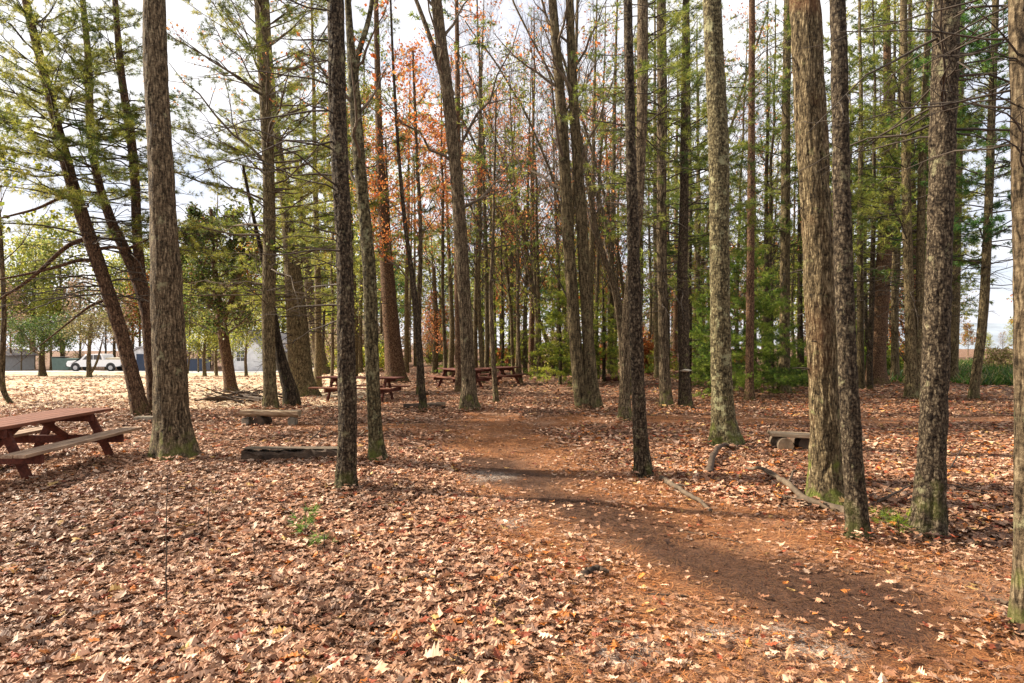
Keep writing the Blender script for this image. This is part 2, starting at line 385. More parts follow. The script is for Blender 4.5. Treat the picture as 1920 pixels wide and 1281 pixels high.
# ------------------------------------------------------------------ leaf litter
PAL_L = np.array([(.36,.185,.10),(.48,.28,.175),(.28,.13,.068),(.17,.075,.038),(.085,.036,.018),(.60,.40,.27),(.26,.06,.025),(.46,.15,.03),(.52,.32,.11)])
def litter(n, y0, y1, shape, seed, size, name_mb, spread=.86, pw=1.0, keep_path=.10, lift=.05, at_xy=None):
    r = np.random.default_rng(seed)
    if at_xy is None: y = (y0**pw+(y1**pw-y0**pw)*r.random(n))**(1/pw); x = (r.random(n)*2-1)*(spread*y+.6)
    else: x, y = at_xy
    d = path_d(x, y)
    p = np.clip(sstep(-1.0, .7, d)+keep_path*np.where(fbm(x*.9+4, y*.9, None, 2) > .52, 2.2, .5), 0, 1)
    p = p*np.where((x < -.235*y) & (y > 16), .5, 1)
    p = p*(.25+.75*sstep(.1, .7, damp_shade_d(x, y)))
    if at_xy is not None: p = p*0+.8
    k = r.random(n) < p; x = x[k]; y = y[k]; d = d[k]; n = len(x)
    rich = sstep(-.2, .35, x/y)
    wl = np.array([.27,.20,.19,.12,.06,.10,.035,.015,.01]); wr = np.array([.25,.15,.19,.11,.06,.06,.07,.07,.035])
    rich = np.where(d < 0, rich*.4, rich); cum = np.cumsum(wl[None]*(1-rich[:, None])+wr[None]*rich[:, None], 1); ci = (r.random(n)[:, None]*cum[:, -1:] > cum).sum(1)
    col = PAL_L[ci]*((r.uniform(.55, 1.2, n)*(.72+.36*sstep(.36, .56, fbm(x*.8+31, y*.8+7, None, 3))))[:, None])
    st = np.array(shape); ns = len(st); l = np.linspace(0, 1, ns)
    S = r.uniform(*size, n)*np.where(d < -.1, .72, 1)
    wid = st[None]*r.uniform(.75, 1.25, (n, ns))
    cu = r.normal(.0, .55, n); be = r.normal(.10, .42, n); tw = r.normal(0, .4, n)
    V = np.zeros((n, ns, 3, 3))
    for c, sg in enumerate((-1, 0, 1)):
        w = wid*sg*(1+r.uniform(-.25, .25, (n, 1)) if sg else 1)
        V[:, :, c, 0] = w; V[:, :, c, 1] = l-.5
        V[:, :, c, 2] = cu[:, None]*np.abs(w)*.75 + be[:, None]*((l-.5)**2)[None] + tw[:, None]*w*(l-.5)[None] + r.normal(0, .025, (n, ns))
    V *= S[:, None, None, None]
    th = r.uniform(0, 2*PI, n); ti = np.abs(r.normal(0, .17, n)); ta = r.uniform(0, 2*PI, n)
    ct, sn = np.cos(th), np.sin(th)
    A = V.copy(); A[..., 0] = V[..., 0]*ct[:, None, None]-V[..., 1]*sn[:, None, None]; A[..., 1] = V[..., 0]*sn[:, None, None]+V[..., 1]*ct[:, None, None]
    ux, uy = np.cos(ta), np.sin(ta)     # tilt: height grows along (ux,uy)
    A[..., 2] += (A[..., 0]*ux[:, None, None]+A[..., 1]*uy[:, None, None])*np.tan(np.clip(ti, 0, 1.1))[:, None, None]
    lo = A[..., 2].min(axis=(1, 2)); A[..., 2] -= (lo*.75)[:, None, None]
    A[..., 0] += x[:, None, None]; A[..., 1] += y[:, None, None]; A[..., 2] += (g(x, y)+r.random(n)**1.6*lift+.004)[:, None, None]
    b = (np.arange(n)*ns*3)[:, None, None]+(np.arange(ns-1)*3)[None, :, None]+np.arange(2)[None, None]
    Q = np.stack([b, b+1, b+4, b+3], -1).reshape(-1, 4)
    name_mb.add(A.reshape(-1, 3), Q, None, 0, np.repeat(col, ns*3, 0), False)
OAK = (.04,.10,.05,.24,.11,.33,.15,.27,.08,.02); OAK2 = (.03,.20,.10,.34,.16,.28,.03); OVAL = (.02,.17,.24,.20,.02); QUAD = (.12,.28,.10)
lm = MB()
litter(42000, 1.6, 4.8, OAK, 1, (.04,.11), lm, pw=2.0, keep_path=.09, lift=.035)
litter(80000, 4.8, 9.5, OAK2, 2, (.04,.105), lm, pw=1.7, keep_path=.10, lift=.04)
litter(60000, 9.5, 20, OVAL, 3, (.07,.13), lm, pw=1.5, lift=.05, keep_path=.07)
litter(40000, 20, 48, QUAD, 4, (.09,.18), lm, pw=1.3, lift=.05)
FEET = []

def needle_litter(n):
    r = np.random.default_rng(11); mb = MB()
    y = (1.6**1.2+(12.5**1.2-1.6**1.2)*r.random(n*3))**(1/1.2); x = (r.random(n*3)*2-1)*(.8*y+.5)
    d = path_d(x, y); k = d < .25; x = x[k][:n]; y = y[k][:n]; m = len(x)
    th = r.uniform(0, 2*PI, m); L = r.uniform(.025, .065, m)*(1+y*.04); w = .0009+.00035*y
    dx, dy = np.cos(th), np.sin(th); z = g(x, y)+.010+r.random(m)*.012
    p = np.stack([x, y, z], 1); a = np.stack([dx*L, dy*L, r.normal(0, .15, m)*L], 1); s = np.stack([-dy*w, dx*w, 0*w], 1)
    V = np.stack([p-s, p+s, p+a+s*.6, p+a-s*.6], 1).reshape(-1, 3)
    cp = np.array([(.36,.135,.04),(.26,.085,.026),(.13,.046,.018),(.42,.20,.08),(.34,.15,.055)])
    dk = 1-.8*(1-sstep(.1, .7, damp_shade_d(x, y)))  # needles darkened along the strip: damp and painted shade together
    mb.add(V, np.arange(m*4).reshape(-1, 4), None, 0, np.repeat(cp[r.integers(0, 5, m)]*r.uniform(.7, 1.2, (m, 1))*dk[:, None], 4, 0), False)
    tag(mb.build('needle_litter', M['straw']), 'thin rust brown pine needles lying over the footpath', 'pine needles', None, 'stuff')
needle_litter(42000)

# ------------------------------------------------------------------ trees
def unit(v): return v/(np.linalg.norm(v, axis=-1, keepdims=True)+1e-9)
PINE = np.array([(.11,.155,.026),(.18,.22,.035),(.26,.28,.05),(.065,.10,.024),(.32,.32,.065)])
PINE_COOL = np.array([(.06,.14,.032),(.10,.21,.04),(.17,.27,.05),(.035,.08,.024)])
PINE_LIME = np.array([(.15,.22,.025),(.24,.31,.035),(.10,.17,.025),(.32,.35,.05)])
FIR = np.array([(.20,.27,.035),(.34,.39,.05),(.48,.48,.07),(.10,.15,.026)])
RUST = np.array([(.55,.20,.05),(.48,.13,.03),(.60,.30,.08),(.38,.11,.04)])
PINK = np.array([(.52,.19,.08),(.58,.25,.11),(.45,.12,.04),(.62,.28,.08)])
OLIVE = np.array([(.17,.20,.032),(.28,.28,.045),(.38,.35,.07),(.085,.11,.022)])
YELL = np.array([(.45,.42,.04),(.35,.38,.04),(.52,.40,.06),(.25,.33,.04)])

def blades_at(mb, P, D, r, blade, pal, m=1, colidx=None, jit=.8):
    n = len(P)
    if n == 0: return
    ln, w, nb = blade
    d = unit(D[:, None]*.75+r.normal(0, jit*.62, (n, nb, 3))); d[..., 2] -= .06
    s = unit(np.cross(d, r.normal(0, 1, (n, nb, 3))))*w*.5
    L = ln*r.uniform(.6, 1.2, (n, nb, 1)); b = P[:, None]+d*L*.05
    V = np.stack([b-s, b+s, b+d*L], 2).reshape(-1, 3)
    ci = r.integers(0, len(pal), n) if colidx is None else colidx
    col = pal[ci]*r.uniform(.75, 1.25, (n, 1))
    mb.add(V, None, np.arange(n*nb*3).reshape(-1, 3), m, np.repeat(col, nb*3, 0), False)

def conifer(mb, cf, z0, z1, zt, Lmax, step, seed, blade=(.12,.012,9), tstep=.12, pal=PINE, dead=.45, per=(1,3), rise=.12, twigd=.2, power=.7, flat=.25, thick=.017, azr=None, lmin=.25):
    r = np.random.default_rng(seed); Z = []; A = []; 
    z = z0
    while z < zt:
        for _ in range(r.integers(per[0], per[1]+1)):
            Z.append(z+r.normal(0, step*.2)); A.append(r.uniform(0, 2*PI) if azr is None else r.uniform(*azr))
        z += step*r.uniform(.7, 1.3)*(.55 if z < z1 else 1)
    Z = np.clip(np.array(Z), z0*.9, zt); A = np.array(A); n = len(Z)
    live = Z >= z1*r.uniform(.9, 1.1, n); t = np.clip((Z-z1)/(zt-z1+1e-6), 0, 1)
    L = np.where(live, Lmax*(np.clip(1-t, 0, 1)**power)*r.uniform(.65, 1.1, n)+lmin, Lmax*dead*r.uniform(.3, 1.2, n))
    el = np.where(live, rise+t*.6, r.normal(.05, .18, n))+r.normal(0, .1, n)
    D = np.stack([np.cos(A)*np.cos(el), np.sin(A)*np.cos(el), np.sin(el)], 1)
    P0 = cf(Z); s = np.linspace(0, 1, 6)
    sid = np.stack([-np.sin(A), np.cos(A), 0*A], 1)
    bend = r.normal(0, .10, n); sag = np.where(live, r.normal(-.02, .10, n), r.normal(-.12, .12, n))
    P = P0[:, None]+(D*L[:, None])[:, None]*s[None, :, None]+sid[:, None]*(bend*L)[:, None, None]*(s**2)[None, :, None]
    P[..., 2] += (sag*L)[:, None]*(s**2)[None]
    P += r.normal(0, .018, P.shape)*L[:, None, None]*(s > 0)[None, :, None]
    r0 = np.clip(thick*(.45+.35*L), .005, .05)*np.where(live, 1, .8)
    R = r0[:, None]*(1-.8*s)[None]
    V, Q = tubes(P, R, 4); mb.add(V, Q, None, 0)
    nt = np.maximum((L/twigd).astype(int), 2); nt = np.where(live, nt, np.maximum(nt//2, 1))
    bi = np.repeat(np.arange(n), nt); m = len(bi); st = r.uniform(.22, 1, m)
    f = st*5; i0 = np.clip(f.astype(int), 0, 4); fr = (f-i0)[:, None]
    tp = P[bi, i0]*(1-fr)+P[bi, i0+1]*fr; tg = unit(P[bi, i0+1]-P[bi, i0])
    sd = np.where(r.random(m) < .5, 1, -1)[:, None]*sid[bi]+r.normal(0, flat, (m, 3))
    td = unit(tg*.75+sd*r.uniform(.4, .9, (m, 1)))
    Lt = np.minimum(.42*L[bi], .75)*(1.15-.7*st)*r.uniform(.5, 1.2, m)
    ss = np.array([0, .5, 1.]); TP = tp[:, None]+td[:, None]*Lt[:, None, None]*ss[None, :, None]
    TP[:, 1, 2] += r.normal(0, .05, m)*Lt; TP[:, 2, 2] += r.normal(.02, .12, m)*Lt
    V, Q = tubes(TP, np.clip(r0[bi]*.34, .0035, .012)[:, None]*np.array([1, .75, .45])[None], 3); mb.add(V, Q, None, 0)
    lv = live[bi]; k = np.where(lv, (Lt/tstep).astype(int)+1, 0); ti = np.repeat(np.arange(m), k)
    u = r.uniform(.25, 1.02, len(ti))[:, None]
    TPt = TP[ti, 0]*(1-u)+TP[ti, 2]*u
    bc = r.integers(0, len(pal), n); ci = np.where(r.random(len(ti)) < .6, bc[bi][ti], r.integers(0, len(pal), len(ti)))
    blades_at(mb, TPt+r.normal(0, .03, TPt.shape), td[ti], r, blade, pal, 1, ci, 1.1)

def offshoots(P, R, m, r, ang, lf, up=.15, pts=5, srange=(.25, 1)):
    n, k, _ = P.shape; bi = np.repeat(np.arange(n), m); st = r.uniform(*srange, n*m)
    f = st*(k-1); i0 = np.clip(f.astype(int), 0, k-2); fr = (f-i0)[:, None]
    p = P[bi, i0]*(1-fr)+P[bi, i0+1]*fr; tg = unit(P[bi, i0+1]-P[bi, i0]); rr = R[bi, i0]*(1-fr[:, 0])+R[bi, i0+1]*fr[:, 0]
    Lp = np.linalg.norm(np.diff(P, axis=1), axis=2).sum(1)[bi]
    pe = unit(np.cross(tg, r.normal(0, 1, (n*m, 3)))); a = ang*r.uniform(.6, 1.3, n*m)[:, None]
    d = unit(tg*np.cos(a)+pe*np.sin(a)); L = Lp*lf*(1.15-.6*st)*r.uniform(.55, 1.2, n*m)
    s = np.linspace(0, 1, pts); Q = p[:, None]+d[:, None]*L[:, None, None]*s[None, :, None]
    Q[..., 2] += (up*L)[:, None]*(s**1.8)[None]
    Q += r.normal(0, .025, Q.shape)*L[:, None, None]*(s > 0)[None, :, None]
    return Q, np.clip(rr*.6, .0042, 1)[:, None]*(1-.75*s)[None]

def leaf_quads(mb, P, r, size, pal, m=1):
    n = len(P); a = unit(r.normal(0, 1, (n, 3))); b = unit(np.cross(a, r.normal(0, 1, (n, 3)))); S = size*r.uniform(.6, 1.25, (n, 1))
    V = np.stack([P, P+a*S*.5+b*S*.35, P+a*S, P+a*S*.5-b*S*.35], 1).reshape(-1, 3)
    mb.add(V, np.arange(n*4).reshape(-1, 4), None, m, np.repeat(pal[r.integers(0, len(pal), n)]*r.uniform(.75, 1.25, (n, 1)), 4, 0), False)

def broadleaf(mb, cf, rf, z0, zt, seed, n1=10, L1=2.5, ang=.8, m2=5, m3=4, leaves=0, lsize=.1, pal=RUST, up=.3, lclump=.05, azr=None):
    r = np.random.default_rng(seed); n = n1
    Z = np.linspace(z0, zt*.97, n)+r.normal(0, .15, n); Z = np.clip(Z, z0*.8, zt); A = np.arange(n)*2.4+r.uniform(0, 6)+r.normal(0, .3, n) if azr is None else r.uniform(*azr, n)
    t = (Z-z0)/(zt-z0+1e-6); a = ang*r.uniform(.7, 1.25, n); L = L1*(1-.55*t)*r.uniform(.7, 1.2, n)
    D = np.stack([np.cos(A)*np.sin(a), np.sin(A)*np.sin(a), np.cos(a)], 1); s = np.linspace(0, 1, 7)
    P = cf(Z)[:, None]+(D*L[:, None])[:, None]*s[None, :, None]; P[..., 2] += (up*L)[:, None]*(s**2)[None]
    P += r.normal(0, .02, P.shape)*L[:, None, None]*(s > 0)[None, :, None]
    R = np.clip(rf(Z)*.34, .006, .042)[:, None]*(1-.8*s)[None]
    V, Q = tubes(P, R, 5); mb.add(V, Q, None, 0)
    P2, R2 = offshoots(P, R, m2, r, .75, .5); V, Q = tubes(P2, R2, 4); mb.add(V, Q, None, 0)
    P3, R3 = offshoots(P2, R2, m3, r, .75, .5, pts=4); V, Q = tubes(P3, R3, 3); mb.add(V, Q, None, 0)
    if leaves:
        k = r.integers(0, len(P3), leaves); cl = r.random(len(P3)) < .75; k = k[cl[k]]
        u = r.uniform(.3, 1, len(k))[:, None]*3; i0 = np.clip(u[:, 0].astype(int), 0, 2); fr = u-i0[:, None]
        leaf_quads(mb, P3[k, i0]*(1-fr)+P3[k, i0+1]*fr+r.normal(0, lclump, (len(k), 3)), r, lsize, pal)

def curve_of(tr, Y=None, lean=0., top=None):
    """pixel trace (px, py, width) from the foot up -> foot point, z samples, centre line and radius (local to the foot)"""
    px, py, w = tr[0]
    if Y is None: X, Y, zb = foot(px, py)
    else: X = (px-CX)/F*Y; zb = g1(X, Y)
    pts = []
    for i, (px, py, w) in enumerate(tr):
        y = Y
        for _ in range(4):
            z = zb if i == 0 else EYE-(py-HY)/F*y
            y = Y+lean*(z-zb)
        pts.append(((px-CX)/F*y-X, y-Y, z-zb, w/2/F*y))
    pts = np.array(pts)
    last = pts[-1]; d = pts[-1]-pts[-2]; d = d/max(d[2], .1)
    fz = EYE+.54*Y-zb
    top = fz*1.22 if top is None else top
    if top > last[2]+.3:
        h = top-last[2]; e = last+d*h*.9; e[2] = top; e[3] = max(last[3]*(1-h/(h+5)), .02); pts = np.vstack([pts, e])
    return (X, Y, zb), pts
def sampler(pts, win=.5):
    z = np.arange(0, pts[-1, 2]+.02, .05); k = max(3, int(win/.05)|1)
    out = []
    for c in (0, 1, 3):
        v = np.interp(z, pts[:, 2], pts[:, c]); p = np.pad(v, k//2, mode='edge')
        lin = 2*v[0]-v[1:k//2+1][::-1] if len(v) > k//2+1 else None
        if lin is not None: p[:k//2] = lin
        out.append(np.convolve(p, np.ones(k)/k, 'valid'))
    cf = lambda q: np.stack([np.interp(q, z, out[0]), np.interp(q, z, out[1]), np.asarray(q, float)], -1)
    rf = lambda q: np.interp(q, z, out[2])
    return cf, rf
def trunk_mesh(cf, rf, h, Y, seed, kind, flare=.45, mb=None, mat=0, z0=-.15, buttress=.35):
    near = Y < 11.5
    k = 72 if Y < 7.2 else 52 if near else 22 if Y < 20 else 12
    hv = min(h, EYE+.56*Y+.3) if near else h
    dz = .028 if Y < 7.2 else .04 if near else .18 if Y < 20 else .4
    z = np.concatenate([np.arange(z0, hv, dz), np.arange(hv, h, .5), [h]])
    if not near: z = np.unique(np.concatenate([z, np.arange(z0, .7, .06)]))
    c = cf(np.maximum(z, 0)); c[:, 2] = z; rr = rf(np.maximum(z, 0)); th = np.arange(k)/k*2*PI
    T, Z = np.meshgrid(th, z); R = np.repeat(rr[:, None], k, 1); rm = float(rf(np.array([1.0]))[0])
    ph = seed*1.7; zz = np.maximum(Z, 0)
    fl = flare*np.exp(-zz/(.16+rm*.5))*(1+buttress*np.cos(T*4+ph)+buttress*.7*np.cos(T*7+2*ph))
    R = R*(1+np.maximum(fl, -.2)+.05*(fbm(np.cos(T)*1.2+ph, np.sin(T)*1.2, Z*.9, 2)-.5)*2)
    R = R*(1+(fbm(Z*1.1+ph, T*0+3., None, 2)-.5)*.10)
    if near or Y < 20:
        s = {'oak': (15, 2.0, .10), 'pine': (16, 4.5, .085), 'moss': (11, 6., .05), 'grey': (13, 2.4, .06), 'red': (12, 3, .06), 'dark': (12, 3, .06)}.get(kind, (12, 4, .05))
        wx = np.cos(T)*rm*s[0]+ph; wy = np.sin(T)*rm*s[0]
        n = fbm(wx+(fbm(wx*.5, wy*.5, Z*1.5, 2)-.5)*.8, wy, Z*s[1], 3); ridge = 1-np.abs(2*n-1)*2.2
        R = R*(1-s[2]*1.35*np.clip(ridge, 0, 1)**1.6+s[2]*.5*(fbm(wx*3, wy*3, Z*s[1]*3, 2)-.5))
    V = np.stack([c[:, 0][:, None]+R*np.cos(T), c[:, 1][:, None]+R*np.sin(T), Z], -1).reshape(-1, 3)
    b = np.arange(len(z)-1)[:, None]*k; j = np.arange(k)[None]; j2 = (j+1) % k
    Q = np.stack([b+j, b+j2, b+k+j2, b+k+j], -1).reshape(-1, 4)
    mb = mb or MB(); mb.add(V, Q, None, mat)
    n = len(V); mb.add(np.array([[*cf(np.array([h]))[0][:2], h+.05]]), None, None)
    mb.t.append(np.stack([np.arange(n-k, n), np.roll(np.arange(n-k, n), -1), np.full(k, n)], 1)+mb.n-n-1); mb.tm.append(np.full(k, mat)); mb.ts.append(np.full(k, True))
    return mb

def tree(name, label, tr, kind='pine', bk=None, Y=None, lean=0., top=None, flare=.4, crown=None, seed=1, group=None, forks=(), cat='tree', buttress=.35):
    (X, Yb, zb), pts = curve_of(tr, Y, lean, top)
    root = empty(name, (X, Yb, zb), label, cat, group)
    cf, rf = sampler(pts, .6 if Yb > 9 else .35); h = pts[-1, 2]
    mb = trunk_mesh(cf, rf, h, Yb, seed, kind, flare, buttress=buttress)
    for ft in forks:     # a second stem growing out of the first
        q = []
        for (px, py, w) in ft:
            y = Yb+lean*(EYE-(py-HY)/F*Yb-zb); q.append(((px-CX)/F*y-X, y-Yb, EYE-(py-HY)/F*y-zb, w/2/F*y))
        q = np.array(q); d = q[-1]-q[-2]; ext = q[-1]+d/max(np.linalg.norm(d[:3]), .1)*2.0; ext[3] *= .5; q = np.vstack([q, ext])
        u = np.linspace(0, 1, 40); s0 = np.concatenate([[0], np.cumsum(np.linalg.norm(np.diff(q[:, :3], axis=0), axis=1))]); s0 /= s0[-1]
        P = np.stack([np.interp(u, s0, q[:, i]) for i in range(4)], 1)
        for i in range(4): P[2:-2, i] = np.convolve(P[:, i], np.ones(5)/5, 'valid')
        V, Qd = tubes(P[None, :, :3], P[None, :, 3], 16); mb.add(V, Qd)
    mb.build('trunk', M['bark_'+(bk or kind)], root)
    if Yb < 17: FEET.append((X, Yb, float(rf(np.array([.1]))[0])*(1+flare*.5)))
    cm = MB()
    for i, cr in enumerate(crown or ()):
        cr = dict(cr); typ = cr.pop('t', 'con'); cr.setdefault('seed', seed*31+i)
        fn = cr.pop('on', None); cfx, rfx = cf, rf
        if fn is not None:
            q = np.array([((px-CX)/F*Yb-X, 0, EYE-(py-HY)/F*Yb-zb, w/2/F*Yb) for px, py, w in forks[fn]])
            cfx = lambda z, q=q: np.stack([np.interp(z, q[:, 2], q[:, 0]), np.interp(z, q[:, 2], q[:, 1]), z], -1)
            rfx = lambda z, q=q: np.interp(z, q[:, 2], q[:, 3])
        if typ == 'con': conifer(cm, cfx, **cr)
        else: broadleaf(cm, cfx, rfx, **cr)
    if crown:
        lf = M['leaves'] if any(c.get('t') == 'bl' for c in crown) else M['needles']
        cm.build('crown', [M['twig2' if any(c.get('t') == 'bl' for c in crown) else 'twig'], lf], root)
    return root
def con(z0, z1, zt, L, step=.5, **k): return dict(z0=z0, z1=z1, zt=zt, Lmax=L, step=step, **k)
def bl(z0, zt, **k): return dict(t='bl', z0=z0, zt=zt, **k)

# ---- the pines and hardwoods one can tell apart, from the lawn side across to the thicket
B14 = (.12, .0085, 14)
tree('pine_tree', 'pine with a slanting curved stem behind the red picnic table, needles high up',
     [(266,782,30),(247,700,27),(226,620,26),(197,530,25),(166,440,25),(136,350,23),(110,250,20),(78,120,17),(52,20,14),(34,-70,11)], 'red', lean=.02, seed=1, flare=.25,
     forks=[[(168,448,10),(146,450,9),(118,466,8),(88,496,7),(52,528,6),(20,548,5)],[(184,490,8),(150,486,7),(110,500,6),(60,512,5),(20,520,4)],[(140,365,7),(110,372,6),(70,392,5),(30,402,4)],[(176,470,7),(208,462,6),(236,468,5),(262,456,4)],[(205,560,6),(170,572,5),(140,596,4)]],
     crown=[con(2.4,4.0,10,2.9,.16, blade=B14, tstep=.065, pal=OLIVE, dead=.8, per=(1,3), rise=.0, power=.45)])
tree('forked_pine_tree', 'forked pine with two wavy stems rising behind the thick trunk by the picnic table',
     [(296,776,34),(290,700,31),(280,590,29),(262,530,26),(240,480,22),(212,425,19),(186,350,16),(170,270,15),(165,100,12),(155,0,10),(150,-80,8)], 'red', seed=2, lean=.03,
     forks=[[(266,548,20),(262,508,19),(256,430,17),(254,340,16),(245,250,16),(228,150,13),(220,60,11),(216,0,10)]],
     crown=[con(2.6,4.8,10,2.4,.19, blade=B14, tstep=.07, pal=OLIVE, dead=.8, rise=.0, power=.5), con(4.2,5.6,10,1.9,.2, on=0, blade=B14, tstep=.07, pal=PINE, dead=.8)])
tree('oak_tree', 'stout grey brown trunk with a mossy flared foot standing beside the red picnic table',
     [(326,862,66),(321,780,61),(319,700,59),(315,600,57),(311,500,53),(306,400,49),(301,300,45),(295,200,43),(291,100,41),(289,0,38),(287,-80,36)], 'grey', seed=3, flare=.42,
     crown=[con(1.3,20,6.2,.30,.55, dead=.9, per=(1,1), thick=.030, flat=.6, lmin=0)])
tree('leafy_tree', 'low dense dark green tree with a forked reddish trunk at the edge of the lawn',
     [(434,737,22),(428,690,21),(420,640,20),(415,600,18),(408,560,13),(402,500,9),(398,440,6)], 'red', seed=4, top=6.6,
     forks=[[(416,606,13),(432,570,10),(446,530,7),(455,480,5)]],
     crown=[bl(2.0,6.3, n1=26, L1=2.2, ang=1.15, m2=7, m3=5, leaves=26000, lsize=.10, pal=np.array([(.03,.05,.012),(.05,.075,.016),(.09,.12,.022),(.16,.17,.035),(.10,.055,.025)]), up=.15, lclump=.10)])
tree('pine_tree', 'straight mossy trunk just behind the plank bench on a log stub',
     [(508,768,27),(505,700,25),(503,600,24),(505,500,24),(505,400,22),(503,300,22),(499,200,23),(492,80,23),(488,0,22),(486,-80,20)], 'far', seed=5,
     crown=[con(2.4,4.2,10.6,3.6,.19, blade=B14, tstep=.07, pal=OLIVE, dead=.8, per=(1,3), power=.35), bl(5.5,10.4, n1=9, L1=3.6, ang=1.2, m2=6, m3=5, leaves=900, lsize=.07, pal=PINK, up=.1)])
tree('leaning_tree', 'blackish crooked stem bending away from the foot of the two pines by the plank bench',
     [(548,764,32),(546,735,30),(536,705,24),(526,670,20),(520,640,17),(515,600,14),(505,540,11),(492,480,9),(478,420,7)], 'dark', seed=6, top=6.2, flare=.2,
     crown=[bl(2.5,6.0, n1=7, L1=1.5, ang=.8, m2=4, m3=3, leaves=500, lsize=.13, pal=OLIVE)])
tree('pine_tree', 'dark pine with a wide foot and tapering slanted trunk beside the crooked black stem',
     [(570,742,44),(563,690,42),(557,600,38),(548,500,30),(538,400,22),(530,340,19),(522,280,17),(512,200,14),(505,100,11),(500,0,9)], 'red', 'far', seed=7, lean=.01,
     crown=[con(2.0,3.4,10.8,3.6,.20, blade=(.13,.011,13), tstep=.09, pal=OLIVE, dead=.8, power=.4, rise=.0)])
tree('leaning_tree', 'pale grey trunk with a swept flared foot leaning over behind the two dark pines',
     [(608,702,24),(602,680,23),(594,640,22),(585,590,20),(575,500,16),(565,400,12),(556,300,9)], 'grey', seed=8, flare=.7, top=14,
     crown=[con(3,4.5,14,4,.35, blade=(.2,.03,8), tstep=.12, pal=OLIVE)])
tree('pine_tree', 'tall straight dark trunk at the end of the log beam, moss at its foot',
     [(649,920,37),(651,850,35),(652,780,35),(650,700,35),(648,600,34),(647,500,33),(643,400,33),(637,300,33),(632,200,34),(631,100,34),(629,0,33),(628,-80,31)], 'pine', seed=9, flare=.34, buttress=.5,
     crown=[con(2.0,20,5.3,2.4,.34, dead=.6, per=(1,2), azr=(2.2,4.6), thick=.016, flat=.5)])
tree('maple_tree', 'slim lichen mottled trunk that forks high up, standing behind the log beam',
     [(708,866,30),(705,820,27),(701,760,27),(698,680,27),(696,600,26),(692,500,25),(685,420,24),(677,340,24),(668,230,22),(664,170,22),(658,90,15),(652,0,12),(650,-60,10)], 'moss', seed=10, flare=.35,
     forks=[[(664,170,16),(668,110,11),(682,70,10),(694,30,9),(700,-20,8)]],
     crown=[bl(3.6,6.6, n1=8, L1=1.2, ang=1.0, m2=4, m3=3, leaves=90, lsize=.08, pal=RUST)])
tree('pine_tree', 'thick reddish brown trunk tapering upward behind the slim lichen mottled one',
     [(742,716,36),(737,650,33),(731,580,29),(725,500,25),(721,430,22),(714,320,15),(710,220,13),(707,100,11),(705,0,9)], 'red', seed=11, lean=.0,
     crown=[con(3.0,6.0,17,3.4,.5, blade=(.18,.02,9), tstep=.13, pal=PINE, dead=.7)])
tree('sapling', 'thin dark sapling rising from the foot of the black fallen log',
     [(794,772,15),(789,700,14),(785,640,13),(778,560,12),(768,480,9),(759,420,8),(750,320,7),(744,240,6),(737,120,5),(733,20,4)], 'dark', seed=12, flare=.3,
     crown=[bl(3.0,9.0, n1=12, L1=1.3, ang=.9, m2=4, m3=3, leaves=900, lsize=.08, pal=RUST)])
tree('sapling', 'second thin sapling close behind the black log, carrying rusty leaves',
     [(786,742,10),(786,640,9),(786,560,9),(789,480,8),(788,400,7),(782,300,6),(778,200,5)], 'grey', seed=13, top=11,
     crown=[bl(4.8,10.5, n1=18, L1=2.0, ang=.9, m2=5, m3=4, leaves=3400, lsize=.095, pal=RUST, lclump=.15)])
tree('maple_tree', 'tall pale trunk curving as it rises in front of the distant red tables',
     [(881,770,34),(879,730,29),(877,680,27),(873,600,25),(869,520,25),(863,430,25),(857,350,24),(850,280,23),(842,200,23),(834,140,23),(824,50,22),(818,0,21),(812,-70,19)], 'grey', seed=14, flare=.35,
     forks=[[(842,190,14),(826,130,11),(806,70,9),(790,25,8),(776,-10,7)]],
     crown=[bl(5.0,11, n1=9, L1=2.6, ang=.9, m2=5, m3=4, leaves=1400, lsize=.075, pal=PINK)])
tree('sapling', 'pencil thin stem standing alone in the leaves by the far tables',
     [(930,756,10),(926,690,9),(922,620,9),(920,540,8),(924,470,7),(926,380,5)], 'grey', seed=15, top=8.5,
     crown=[con(2.5,4,8.3,1.2,.4, blade=(.14,.016,8), pal=PINE, dead=.6)])
tree('twin_tree', 'pair of tall grey green trunks joined at one swollen mossy foot',
     [(1114,771,33),(1108,720,27),(1103,640,22),(1098,560,21),(1093,460,22),(1088,380,21),(1083,300,20),(1077,220,19),(1071,100,17),(1068,0,16),(1066,-60,14)], 'far', seed=16, flare=.28, Y=15.4,
     forks=[[(1094,772,30),(1090,750,27),(1084,700,25),(1077,620,23),(1071,520,22),(1064,430,21),(1060,330,22),(1054,230,20),(1046,120,18),(1038,30,17),(1035,-10,16)]],
     crown=[bl(6.0,11.5, n1=8, L1=2.2, ang=.7, m2=5, m3=4, leaves=60, lsize=.1, pal=PINK), bl(5.0,10, on=0, n1=6, L1=2.6, ang=.9, m2=5, m3=4)])
tree('pine_tree', 'slender dark trunk at the edge of the needle path, lit along one side',
     [(1207,895,32),(1202,840,28),(1198,770,27),(1195,700,26),(1192,600,26),(1188,500,25),(1186,400,23),(1183,300,20),(1181,200,19),(1179,100,18),(1177,0,16),(1176,-70,15)], 'pine', seed=17, flare=.34, buttress=.5,
     crown=[con(3.0,20,6.0,1.6,.26, dead=.5, per=(1,2), thick=.012)])
tree('pine_tree', 'grey trunk partly hidden behind the slender dark one at the edge of the path',
     [(1172,790,24),(1171,740,20),(1172,650,19),(1178,560,19),(1188,480,19),(1196,400,20),(1201,300,21),(1204,200,21),(1205,100,21),(1205,0,20)], 'grey', seed=18,
     crown=[con(4.0,6,10.5,2.0,.3, blade=B14, tstep=.08, pal=PINE, dead=.6)])
